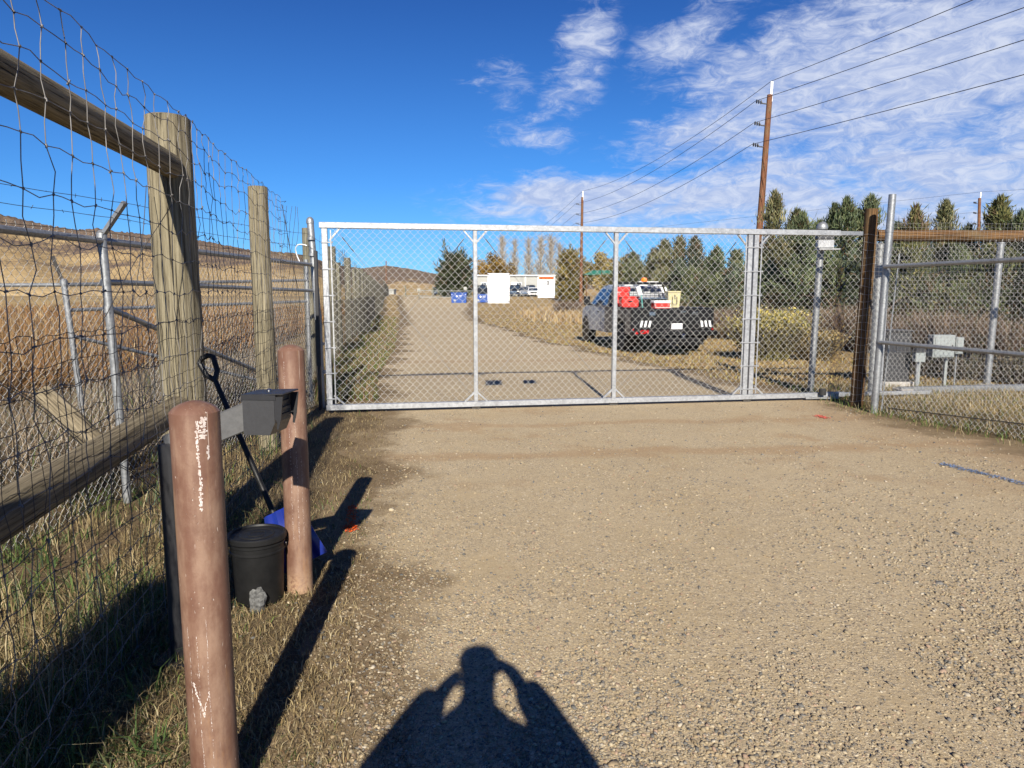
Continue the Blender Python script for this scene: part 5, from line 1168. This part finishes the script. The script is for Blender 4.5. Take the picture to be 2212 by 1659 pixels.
# pipe rail fence and little signs far off
t = thing('rail_fence', 'light pipe rail fence in front of the dark juniper', 'fence', (-8, 104, .1)); xs_ = [at(p, 640, 104).x for p in (905, 946, 987, 1028, 1060)]
for x in xs_: MB().bar((x, 104, float(H(x, 104)) - .1), (x, 104, 2.2), .12, .12).build('post', 'woodold', t)
m = MB()
for z in (1.15, 2.05): m.bar((xs_[0], 104, z), (xs_[-1], 104, z), .07, .07)
m.build('rail', 'equip', t)
for px, py, Y, lab in ((905, 640, 107, 'small white sign on a post at the far end of the road'), (1005, 623, 103.8, 'small white sign above the blue dumpster on the pipe rail')):
    p = at(px, py, Y); g0 = float(H(p.x, Y)); t = thing('small_sign', lab, 'sign', (p.x, Y, g0)); tz = max(p.z, g0 + 1.3)
    MB().box((p.x, Y - .09, tz), (.45, .03, .45), bev=.004).build('board', 'trailer', t); MB().bar((p.x, Y, g0), (p.x, Y, tz + .3), .08, .08).build('post', 'woodold', t)
t = thing('far_gate', 'distant pipe gate across the far end of the road', 'gate', (-14, 112, .8)); p0, p1 = at(876, 640, 112), at(935, 640, 112)
for p in (p0, p1): MB().bar((p.x, 112, .5), (p.x, 112, 2.8), .22, .22).build('post', 'woodold', t)
m = MB(); [m.bar((p0.x, 112, z), (p1.x, 112, z), .07, .07) for z in (1.4, 1.8, 2.2)]; m.build('bars', 'woodold', t)

# ------------------------------------------------------------------ utility poles and lines
def pole(lab, b, t_, r0, r1, arms):
    b, t_ = Vector(b), Vector(t_); o = thing('utility_pole', lab, 'utility pole', tuple(b)); log('pole_shaft', b, t_, r0, r1, 'pole', o, seg=16, rings=10, rough=.01)
    tips = []
    if arms:
        MB().box((t_.x + .06, t_.y - .05, t_.z + .15), (.13, .07, 1.0), bev=.01).build('top_cap', 'white', o); tips.append(Vector((t_.x + .05, t_.y, t_.z + .68)))
        for z in arms:
            c = b.lerp(t_, (z - b.z) / (t_.z - b.z)); m = MB(); m.tube([c, c + Vector((-.35, -.05, .02)), c + Vector((-.46, -.05, .10))], .035, 8)
            for k in range(3): m.lathe(tuple(c + Vector((-.42 - k * .11, -.05, .08 + .02 * k))), [(.03, -.04), (.10, -.03), (.10, .0), (.03, .03)], 10, 'x')
            m.build('insulator', 'greymetal', o); tips.append(c + Vector((-.72, -.05, .14)))
    return tips
tp1 = at(1663, 205, 38); bb = at(1624, 700, 38); bb.z = -.3; zz_ = [at(1655, y, 38).z for y in (225, 272, 318)]
T1 = pole('tall brown utility pole rising behind the gate above the junipers', bb, tp1, .19, .135, zz_)
tp2 = at(1258, 426, 80); b2_ = Vector((tp2.x - .05, 80, -.2)); zz2 = [at(1258, y, 80).z for y in (443, 465, 485)]
T2 = pole('second brown utility pole farther off beside the autumn trees', b2_, tp2, .19, .13, zz2)
tp3 = at(2116, 428, 82); b3_ = at(2108, 700, 82); b3_.z = -.2; T3 = pole('small reddish utility pole far off between junipers at the right', b3_, tp3, .20, .15, [at(2112, y, 82).z for y in (440, 462, 485)])
T4 = pole('thin distant pole on the plain left of the dark juniper', (at(834, 620, 250).x, 250, 0), at(834, 564, 250), .22, .18, [])
pl = thing('power_line', 'four dark power lines sweeping from the far pole to the upper right corner', 'power line', tuple(T1[0]))
exits = [at(2075, 0, 24.7), at(2212, 2, 22.1), at(2212, 72, 22.1), at(2212, 147, 22.1)]
for i in range(4):
    a, b, c = T2[i], T1[i], exits[i]; pts = []
    for t in np.linspace(0, 1, 30): p = a.lerp(b, t); p.z -= .9 * 4 * t * (1 - t); pts.append(p)
    c2 = b + (c - b) * 2.4
    for t in np.linspace(0, 1, 20)[1:]: p = b.lerp(c2, t); p.z += .10 * (c - b).length * 4 * t * (t - 1) * .12; pts.append(p)
    pts0 = [a + Vector((-7 * t, 60 * t, -.6 * 4 * t * (1 - t) - 1.5 * t)) for t in np.linspace(1, 0, 8)][:-1]
    MB().tube(pts0 + pts, .014, 5).build('cable', 'blackmetal', pl)
pl2 = thing('power_line', 'faint pair of distant power lines crossing behind the small reddish pole', 'power line', tuple(T3[0]))
for i in (0, 2): MB().tube([T3[i] + Vector((-30, 60, 1.0)), T3[i], T3[i] + Vector((28, -10, .5))], .012, 4).build('cable', 'blackmetal', pl2)

# ------------------------------------------------------------------ trees
def leafcards(C, D, L, Wd, cols, r, jitter=.5):
    """narrow pointed sprigs: centre base C, direction D, length L, width Wd"""
    n = len(C); a = r.normal(0, 1, (n, 3)); sd = np.cross(D, a); sd /= np.linalg.norm(sd, axis=1, keepdims=True) + 1e-9
    L = L[:, None]; Wd = Wd[:, None]
    V = np.stack([C, C + D * L * .45 + sd * Wd * .5, C + D * L, C + D * L * .45 - sd * Wd * .5], 1).reshape(-1, 3)
    F = np.arange(n * 4).reshape(-1, 4); return V, F, cols
def juniper(name, x, y, ht, rad, seed, lab, group=None, tone=(1, 1, 1), pointed=1.0, nb=260, ns=46, base=.02, round_=False, spr=1.0):
    r = np.random.default_rng(seed); z0 = float(H(x, y)); t = thing(name, lab, 'tree', (x, y, z0), 0, group)
    if round_:
        hts = base + (1 - base) * r.random(nb) ** 1.1; prof = np.sqrt(np.clip(1 - ((hts - .42) / .60) ** 2, .02, 1)); nl = 1; lead = np.zeros((1, 2)); lh = np.array([1.0])
    else:
        nl = 9 + int(r.integers(0, 5)); lead = r.normal(0, rad * .75, (nl, 2)); lead[0] = 0; lh = r.uniform(.36, .80, nl); lh[0] = 1.0
        if seed in (71, 77): lh[1:4] = (.97, .93, .88)
    li = r.integers(0, nl, nb); li[r.random(nb) < .15] = 0
    if not round_:
        q = r.random(nb) ** 1.05; hts = (base + (1 - base) * q) * lh[li]; prof = np.where(li == 0, .85 * (1 - q) ** 1.25, (1 - q) ** .85) * np.clip(.75 + q * 2.0, 0, 1) * np.where(li == 0, .95, .9) * r.uniform(.8, 1.15, nl)[li] + .03
    a = r.uniform(0, 2 * np.pi, nb); L = rad * prof * r.uniform(.4, 1.1, nb) * np.where(r.random(nb) < .16, 1.4, 1) + .05
    el_ = np.radians((14 if not round_ else 12) + 42 * hts + r.normal(0, 11, nb)); el_ = np.minimum(el_, np.radians(68))
    D = np.stack([np.cos(a) * np.cos(el_), np.sin(a) * np.cos(el_), np.sin(el_)], -1)
    P0 = np.stack([lead[li, 0], lead[li, 1], hts * .95 * ht - np.sin(el_) * L * .6], -1); P0[:, 2] = np.maximum(P0[:, 2], .05)
    k = np.repeat(np.arange(nb), ns); tt = r.random(nb * ns) ** .65
    C = P0[k] + D[k] * (tt * L[k] / np.cos(el_[k]) * .85)[:, None] + r.normal(0, 1, (nb * ns, 3)) * (.035 + .09 * (1 - tt))[:, None] * (rad ** .5) * spr
    DD = D[k] * 1.0 + r.normal(0, .50, (nb * ns, 3)) + np.array([0, 0, .22]); DD /= np.linalg.norm(DD, axis=1, keepdims=True)
    if not round_:
        for j in range(nl):
            m_ = int(nb * ns * .03); hh = ht * lh[j]; zt = hh * (1 - .2 * r.random(m_) ** 1.3); sp_ = (hh - zt) * .28 + .02
            C2 = np.stack([lead[j, 0] + r.normal(0, 1, m_) * sp_, lead[j, 1] + r.normal(0, 1, m_) * sp_, zt - .08], -1)
            D2 = r.normal(0, .3, (m_, 3)) + np.array([0, 0, 1.1]); D2 /= np.linalg.norm(D2, axis=1, keepdims=True)
            C = np.concatenate([C, C2]); DD = np.concatenate([DD, D2]); k = np.concatenate([k, np.full(m_, j)])
    n = len(C); bt = (r.uniform(.40, 1.0, nb) ** 1.2 * 1.75)[k]
    pal = np.array([(.115, .135, .058), (.165, .175, .080), (.08, .10, .05), (.21, .20, .10), (.14, .155, .10)]) * np.array(tone)
    brown = r.random(nb) < .16; cols = pal[r.integers(0, 5, n)] * bt[:, None]; cols[brown[k] & (r.random(n) < .6)] = (.18, .12, .065)
    low = (C[:, 2] / ht < .32) & (r.random(n) < .35) & (not round_); cols[low] = (.15, .105, .07)
    sc_ = rad ** .3 * (max(y, 15) / 28) ** .5 * spr
    V, F, c = leafcards(C, DD, (.10 + .20 * r.random(n) ** 1.5) * sc_, (.018 + .026 * r.random(n)) * sc_, cols, r)
    link('crown', np_mesh('crown', V, F, cols=c), 'leaf', t, world_co=False)
    m = MB(); m.tube([(0, 0, -.1), (.03, 0, ht * .3), (0, .02, ht * .9)], [.06 * rad + .03, .04 * rad + .02, .008], 8)
    m.build('trunk', 'pole', t, local=True)
    return t
LJ = 'junipers in the row behind the gate'
JL = [  # px, top py, Y, radius, label
    (1369, 551, 37, 1.0, 'short juniper rising just right of the second inner gate upright'), (1412, 541, 36, 1.0, 'low green juniper behind the cab of the truck'),
    (1436, 524, 34, 1.15, 'bushy juniper above the headache rack of the truck'), (1468, 516, 34, 1.1, 'tallest juniper directly above the cream bin'),
    (1502, 515, 33, 1.0, 'pointed grey green juniper above the right side of the truck'), (1549, 537, 32, 1.05, 'juniper with a sharp tip left of the double gate upright'),
    (1592, 546, 30, 1.0, 'dark juniper just left of the double gate upright'), (1634, 530, 30, 1.0, 'juniper hidden behind the double gate upright, below the pole'),
    (1674, 418, 29, 1.25, 'tall pointed juniper beside the brown utility pole'), (1721, 458, 28.5, 1.3, 'juniper with a feathery top between the pointed one and the domed gate post'),
    (1770, 482, 27, 1.1, 'lower juniper behind the domed gate post'), (1829, 434, 26, 1.35, 'broad feathery juniper left of the brown wooden post'),
    (1882, 428, 26, 1.1, 'wispy juniper tip right above the brown wooden post'), (1938, 487, 25, 1.0, 'low juniper right of the leaning pipe post, below the rail'),
    (1990, 496, 24, 1.0, 'dark low juniper between the leaning pipe and the solitary tip'), (2045, 436, 25, .8, 'slim juniper whose solitary tip stands against the sky at the right'),
    (2092, 492, 23, 1.0, 'low juniper below the small reddish pole'), (2160, 432, 22, 1.3, 'windswept yellow green juniper near the right edge'),
    (2208, 462, 21, 1.1, 'dark juniper cut by the right edge of the picture'), (2290, 440, 20, 1.3, 'juniper outside the right edge of the picture')]
for i, (px, py, Y, rad, lab) in enumerate(JL):
    p = at(px, py, Y); tone = (1.25, 1.15, .9) if i in (17,) else ((.85, .95, 1.2) if i in (4, 7, 13, 14) else (1 + .12 * math.sin(i), 1, 1))
    big = px > 1660
    juniper('juniper_tree', p.x, Y, p.z, rad * (1.45 if not big else 1.3), 60 + i, lab, LJ, tone, nb=int(720 if big else 560), ns=46)
    if i % 2 == 0 and 1380 < px < 2250 and i < 19:
        q2 = at(px + 26, py, Y + 2.2); juniper('juniper_tree', q2.x, Y + 2.2, (p.z - .0) * (.60 if px > 1650 else .8), rad * 1.5, 160 + i, 'lower bushy juniper standing behind the ' + lab.replace('tallest ', '').split(' juniper')[0].replace('juniper ', '') + ' juniper ' + ' '.join(lab.split()[-4:]), LJ, tone, nb=420, ns=46)
p = at(983, 567, 112); juniper('juniper_tree', p.x, 112, p.z - .9, 3.0, 91, 'big round dark juniper behind the bright blue dumpster', None, (.5, .55, .55), round_=True, nb=420, ns=60, spr=1.5)
p = at(1232, 556, 100); juniper('juniper_tree', p.x, 100, p.z, 2.1, 92, 'yellow green rounded tree left of the second utility pole', None, (1.7, 1.25, .8), round_=True, nb=260, ns=50, spr=1.4)
p = at(1352, 575, 60); juniper('juniper_tree', p.x, 60, p.z, 2.0, 94, 'olive shrubby tree behind the second inner gate upright', None, (1.35, 1.1, .9), round_=True, nb=260, ns=45, spr=1.3)

def broadleaf(lab, px, py, Y, rad, ht_off, seed, pal, n=9000):
    r = np.random.default_rng(seed); p = at(px, py, Y); x = p.x; z0 = float(H(x, Y)); top = p.z - z0; t = thing('autumn_tree', lab, 'tree', (x, Y, z0))
    cz = top * .58; rz = top * .44; cc = []
    for k in range(26):
        d = r.normal(0, 1, 3); d /= np.linalg.norm(d); cc.append(np.array([0, 0, cz]) + d * np.array([rad, rad, rz]) * r.uniform(.25, .85))
    cc = np.array(cc); k = r.integers(0, len(cc), n); d = r.normal(0, 1, (n, 3)); d /= np.linalg.norm(d, axis=1, keepdims=True)
    C = cc[k] + d * rad * .36 * r.random((n, 1)) ** .4; C[:, 2] = np.maximum(C[:, 2], .3)
    D = r.normal(0, 1, (n, 3)); D /= np.linalg.norm(D, axis=1, keepdims=True); pal = np.array(pal); cols = pal[r.integers(0, len(pal), n)] * r.uniform(.6, 1.25, len(cc))[k][:, None]
    V, F, c = leafcards(C, D, .25 + .3 * r.random(n), .14 + .14 * r.random(n), cols, r); link('crown', np_mesh('crown', V, F, cols=c), 'leaf', t, world_co=False)
    m = MB(); m.tube([(0, 0, -.2), (0, 0, top * .5), (.2, 0, top * .85)], [.25, .16, .03], 8)
    for q in cc[:12]: m.tube([(0, 0, top * .25), tuple(q * .6 + np.array([0, 0, top * .1])), tuple(q)], [.09, .05, .015], 5)
    m.build('trunk', 'pole', t, local=True); return t
YEL = [(.42, .25, .05), (.34, .19, .045), (.50, .34, .09), (.24, .16, .05)]
broadleaf('golden autumn tree rising over the left end of the office trailer', 1062, 553, 150, 3.6, 0, 1, YEL); broadleaf('small tawny autumn tree beside the golden one over the trailer roof', 1092, 562, 152, 2.6, 0, 2, [(.33, .22, .08), (.26, .17, .06), (.40, .30, .13)], 6000)
broadleaf('pale yellow autumn tree behind the green roofed shelter', 1298, 547, 132, 3.0, 0, 3, [(.45, .34, .13), (.50, .40, .18), (.34, .27, .09), (.25, .2, .07)]); broadleaf('orange autumn tree touching the second inner gate upright', 1324, 556, 134, 2.4, 0, 4, YEL, 7000)
broadleaf('olive autumn tree between the bare poplars and the far pole', 1253, 560, 125, 2.4, 0, 5, [(.20, .17, .06), (.28, .22, .08), (.15, .14, .05)], 7000)
def twig_mesh(segs, cols, r):
    """segs: list arrays A,B,w  -> thin flat crossed blades"""
    A, B, w_ = segs; n = len(A); D = B - A; a = r.normal(0, 1, (n, 3)); sd = np.cross(D, a); sd /= np.linalg.norm(sd, axis=1, keepdims=True) + 1e-9; w_ = w_[:, None] / 2
    V = np.stack([A - sd * w_, A + sd * w_, B + sd * w_ * .5, B - sd * w_ * .5], 1).reshape(-1, 3); return V, np.arange(n * 4).reshape(-1, 4)
for i, (px, py, wd) in enumerate(((1085, 506, 1.3), (1112, 512, 1.2), (1142, 509, 1.2), (1168, 505, 1.5), (1190, 504, 1.6), (1209, 522, 1.2))):
    Y = 200; p = at(px, py, Y); r = np.random.default_rng(200 + i); z0 = float(H(p.x, Y)); top = p.z - z0
    t = thing('bare_poplar', ('leftmost tall bare poplar above the golden tree', 'second bare poplar from the left above the trailer roof', 'third bare poplar, above the blank white sign and parked cars', 'fourth bare poplar, left above the WARNING sign', 'fullest bare poplar directly above the WARNING sign', 'shortest bare poplar at the right end of the poplar row')[i], 'tree', (p.x, Y, z0), 0, 'row of bare poplars')
    m = MB(); m.tube([(0, 0, -.2), (0, 0, top * .5), (.1, 0, top * .97)], [.26, .16, .03], 7); m.build('trunk', 'woodold', t, local=True)
    nb = 150; h0 = top * (.08 + .8 * r.random(nb)); a = r.uniform(0, 6.28, nb); L = top * (.10 + .16 * r.random(nb)) * (1.1 - h0 / top * .5); sp_ = r.uniform(.25, .62, nb)
    A = np.stack([0 * h0, 0 * h0, h0], -1); D = np.stack([np.cos(a) * sp_, np.sin(a) * sp_, np.ones(nb)], -1); B = A + D * L[:, None]; tp_ = np.clip(1.35 * (1 - h0 / top), .12, 1)[:, None]; B[:, :2] *= tp_; B[:, 2] = np.minimum(B[:, 2], top * r.uniform(.86, 1.0, nb))
    k = np.repeat(np.arange(nb), 8); tt = r.random(len(k)); A2 = A[k] + (B - A)[k] * tt[:, None]; D2 = np.stack([r.normal(0, .55, len(k)), r.normal(0, .55, len(k)), np.ones(len(k))], -1); B2 = A2 + D2 * (.5 + 1.0 * r.random(len(k)))[:, None]; B2[:, 2] = np.minimum(B2[:, 2], top * 1.01)
    AA = np.concatenate([A, A2]); BB = np.concatenate([B, B2]); W_ = np.concatenate([np.full(nb, .09), np.full(len(k), .045)]); V, F = twig_mesh((AA, BB, W_), None, r)
    V.reshape(-1, 3)[:, 0] *= wd * 1.25; cols = np.array([(.34, .30, .25), (.25, .22, .19), (.42, .37, .30)])[r.integers(0, 3, len(F))]; link('crown', np_mesh('crown', V, F, cols=cols), 'twig', t, world_co=False)

def shrub(lab, x, y, ht, rad, seed, pal, n=1500, group='bare shrubs in front of the junipers', leafy=0, lpal=None, name='bare_shrub', cat='shrub'):
    r = np.random.default_rng(seed); z0 = float(H(x, y)); t = thing(name, lab, cat, (x, y, z0), 0, group)
    a = r.uniform(0, 6.28, n); q = r.random(n) ** .5; A = np.stack([np.cos(a) * q * rad * .55, np.sin(a) * q * rad * .55, r.random(n) ** 2 * ht * .55], -1)
    D = np.stack([np.cos(a) * .55 * q + r.normal(0, .3, n), np.sin(a) * .55 * q + r.normal(0, .3, n), .9 + .3 * r.random(n)], -1); L = ht * (.25 + .45 * r.random(n)) * (1 - A[:, 2] / ht * .8); B = A + D * L[:, None]; B[:, 2] = np.minimum(B[:, 2], ht * (1 + .05 * r.normal(0, 1, n)))
    W_ = (.008 + .010 * r.random(n)) * max(1, y / 22); V, F = twig_mesh((A, B, W_), None, r); pal = np.array(pal); cols = pal[r.integers(0, len(pal), n)] * r.uniform(.7, 1.2, (n, 1))
    link('stems', np_mesh('stems', V, F, cols=cols), 'twig', t, world_co=False)
    if leafy:
        k = r.integers(0, n, leafy); C = A[k] + (B - A)[k] * r.uniform(.35, 1.05, (leafy, 1)) + r.normal(0, .04, (leafy, 3)); C[:, 2] = np.clip(C[:, 2], .02, None); DD = r.normal(0, 1, (leafy, 3)) + np.array([0, 0, .6]); DD /= np.linalg.norm(DD, axis=1, keepdims=True); lp_ = np.array(lpal); lc = lp_[r.integers(0, len(lp_), leafy)] * r.uniform(.7, 1.25, (leafy, 1))
        if name == 'rabbitbrush': lowm = C[:, 2] < ht * r.uniform(.45, .75, leafy); lc[lowm] = np.array((.17, .14, .085)) * r.uniform(.7, 1.3, (int(lowm.sum()), 1))
        V, F, c = leafcards(C, DD, .05 + .06 * r.random(leafy), .02 + .025 * r.random(leafy), lc, r); link('foliage', np_mesh('foliage', V, F, cols=c), 'leaf', t, world_co=False)
    return t
BR = [(.17, .115, .085), (.24, .175, .125), (.13, .09, .07), (.32, .245, .17), (.18, .14, .12)]
path = [(1228, 46), (1275, 42), (1330, 38), (1385, 33.5), (1440, 30.5), (1490, 28.5), (1540, 27), (1585, 25.5), (1630, 24.5), (1680, 23.5), (1730, 22.5), (1785, 21.5), (1840, 20.5), (1895, 19.5), (1950, 19), (2005, 18.5), (2060, 18), (2120, 17.6), (2180, 17.2), (2240, 17)]
where = ['at the left end of the thicket beyond the truck', 'below the far utility pole', 'left of the second inner gate upright', 'behind the cab of the truck', 'behind the middle of the truck bed', 'behind the cream bin', 'right of the truck', 'just left of the double gate upright', 'behind the double gate upright', 'behind the yellow rabbitbrush', 'right of the yellow rabbitbrush', 'behind the domed gate post', 'left of the brown wooden post', 'behind the brown wooden post', 'behind the dark gate motor cabinet', 'left of the pale control box', 'above the pale control box', 'between control box and footed pipe post', 'behind the footed pipe post at the right', 'cut by the right edge']
BR2 = [(.26, .19, .12), (.34, .26, .16), (.20, .14, .09), (.40, .31, .20)]; BR3 = [(.11, .08, .065), (.16, .12, .10), (.09, .065, .055), (.20, .16, .13)]
for i, (px, Y) in enumerate(path):
    pal_ = (BR, BR2, BR3)[i * 7 % 3] if px < 1850 else (BR, BR3)[i % 2]; hv = (1.35, .7, 1.1, .55, 1.5, .85, 1.2, .6)[i * 5 % 8]
    x = at(px, 700, Y).x; shrub('tangled brown leafless shrub ' + where[i], x, Y, hv, 1.15, 300 + i, pal_, 1700, leafy=1300, lpal=([(.16, .12, .07), (.12, .11, .05), (.22, .15, .09)], [(.34, .27, .13), (.26, .22, .09), (.40, .30, .17)], [(.10, .11, .05), (.15, .15, .07)])[i * 7 % 3 if px < 1850 else (0, 2)[i % 2]])
    shrub('low brown brush filling in ' + where[i], x + .9, Y - .8, (.5, .8, .62, .95)[i % 4], .9, 340 + i, (BR2, BR)[i % 2] if px < 1850 else BR3, 900, leafy=500, lpal=[(.28, .20, .11), (.36, .27, .14), (.16, .12, .07)])
shrub('bright yellow flowering rabbitbrush behind the gate', 6.25, 17.4, 1.32, .85, 401, [(.22, .2, .08), (.30, .26, .10)], 1100, None, 15000, [(.62, .50, .12), (.66, .54, .18), (.36, .31, .10), (.27, .26, .10), (.44, .36, .16)], 'rabbitbrush')
shrub('smaller tawny rabbitbrush right of the yellow one', 7.35, 17.2, .85, .7, 402, [(.28, .2, .10), (.22, .17, .08)], 800, None, 2600, [(.42, .30, .12), (.34, .26, .10), (.5, .4, .2)], 'rabbitbrush')
for i, (px, py, Y) in enumerate(((2080, 800, 13.4), (2195, 790, 12.8), (1975, 818, 14))):
    q = at(px, py, Y); shrub(('dark sagebrush behind the control box legs', 'dark sagebrush near the right edge', 'low sagebrush beside the motor cabinet')[i], q.x, Y, .55, .6, 410 + i, [(.14, .11, .09), (.2, .16, .12)], 700, None, 1500, [(.13, .13, .09), (.20, .17, .11)], 'sagebrush')
# scattered far bushes on the plain and hill foot
for i, (px, py, Y, h_) in enumerate(((1178, 690, 52, .9), (862, 660, 75, .8))):
    pass

# ------------------------------------------------------------------ the photographer (stands behind the camera; only the shadow is in view)
ph_ = thing('phone', 'dark smartphone held up at eye level', 'phone', (0, -.012, CAMH))
MB().box((.0, -.018, CAMH + .03), (.078, .009, .160), bev=.003).build('body', 'phone', ph_); MB().box((.0, -.0235, CAMH + .03), (.070, .0012, .150)).build('screen', 'glass', ph_)
def skin(name, nodes, edges, m, parent, sub=2):
    me = bpy.data.meshes.new(name); me.from_pydata([n[0] for n in nodes], edges, []); me.update(); o = link(name, me, m, parent)
    md = o.modifiers.new('skin', 'SKIN'); sv = me.skin_vertices[0].data
    for i, n in enumerate(nodes): rr_ = n[1]; sv[i].radius = rr_ if hasattr(rr_, '__len__') else (rr_, rr_)
    sv[0].use_root = True; s_ = o.modifiers.new('sub', 'SUBSURF'); s_.levels = sub; s_.render_levels = sub; md.use_smooth_shade = True; return o
ZC = CAMH
B_ = [((0, -.33, .98), (.17, .12)), ((0, -.33, 1.20), (.17, .12)), ((0, -.32, 1.42), (.20, .12)), ((0, -.30, 1.56), (.11, .08)), ((.012, -.29, 1.64), (.068, .062)), ((.016, -.28, 1.74), (.072, .075)), ((.016, -.28, 1.81), (.086, .09)), ((.016, -.285, 1.885), (.064, .065)),
      ((.20, -.31, 1.525), .058), ((.335, -.19, 1.325), .045), ((.155, -.05, 1.635), .033), ((-.20, -.31, 1.51), .058), ((-.335, -.19, 1.32), .045), ((-.120, -.05, 1.60), .033),
      ((.10, -.34, .92), .10), ((.13, -.30, .50), .065), ((.14, -.34, .09), .045), ((.15, -.20, .04), (.045, .03)), ((-.10, -.34, .92), .10), ((-.13, -.32, .50), .065), ((-.14, -.38, .09), .045), ((-.15, -.24, .04), (.045, .03)),
      ((.115, -.035, 1.685), (.036, .020)), ((-.095, -.035, 1.635), (.034, .020))]
E_ = [(0, 1), (1, 2), (2, 3), (3, 4), (4, 5), (5, 6), (6, 7), (3, 8), (8, 9), (9, 10), (3, 11), (11, 12), (12, 13), (0, 14), (14, 15), (15, 16), (16, 17), (0, 18), (18, 19), (19, 20), (20, 21), (10, 22), (13, 23)]
def fing(nodes, edges, root, base, tip, mid, r_): i = len(nodes); nodes += [(base, r_), (mid, r_ * .95), (tip, r_ * .8)]; edges += [(root, i), (i, i + 1), (i + 1, i + 2)]
for sg, root, zc in ((1, 22, 1.69), (-1, 23, 1.635)):
    for k in range(4): z = zc - .002 - k * .019 + .012; fing(B_, E_, root, (sg * .092, -.032, z), (sg * .050, -.040, z + .002 - .004 * k), (sg * .080, -.048, z), .0085)
    fing(B_, E_, root, (sg * .095, -.045, zc - .03), (sg * .055, -.038, zc - .012), (sg * .075, -.046, zc - .022), .0095)
person = thing('person', 'person in a dark jacket holding up a phone, standing behind the camera', 'person', (0, -.33, 0)); 
skin('body', B_, E_, 'skin', person)
J_ = [((0, -.33, 1.0), (.22, .14)), ((0, -.33, 1.22), (.21, .14)), ((0, -.32, 1.40), (.20, .13)), ((0, -.305, 1.53), (.12, .09)), ((.26, -.31, 1.485), .082), ((.375, -.20, 1.31), .092), ((.180, -.06, 1.62), .070), ((-.23, -.31, 1.50), .085), ((-.35, -.20, 1.32), .090), ((-.150, -.07, 1.585), .070), ((0, -.33, .86), (.23, .15))]
skin('jacket', J_, [(0, 1), (1, 2), (2, 3), (3, 4), (4, 5), (5, 6), (3, 7), (7, 8), (8, 9), (0, 10)], 'jacket', person)
T_ = [((0, -.33, .92), (.17, .13)), ((.10, -.33, .80), .105), ((.13, -.30, .48), .085), ((.14, -.34, .10), .07), ((-.10, -.33, .80), .105), ((-.13, -.32, .48), .085), ((-.14, -.38, .10), .07)]
skin('trousers', T_, [(0, 1), (1, 2), (2, 3), (0, 4), (4, 5), (5, 6)], 'denim', person)
skin('hair', [((.016, -.30, 1.78), (.104, .10)), ((.016, -.292, 1.865), (.098, .094)), ((.016, -.288, 1.91), (.066, .062))], [(0, 1), (1, 2)], 'hair', person)
for sg in (-1, 1): MB().lathe((.016 + sg * .028, -.196, 1.81), [(.002, -.006), (.009, -.003), (.010, .0), (.004, .004)], 10, 'y').build('eye', 'white', person)
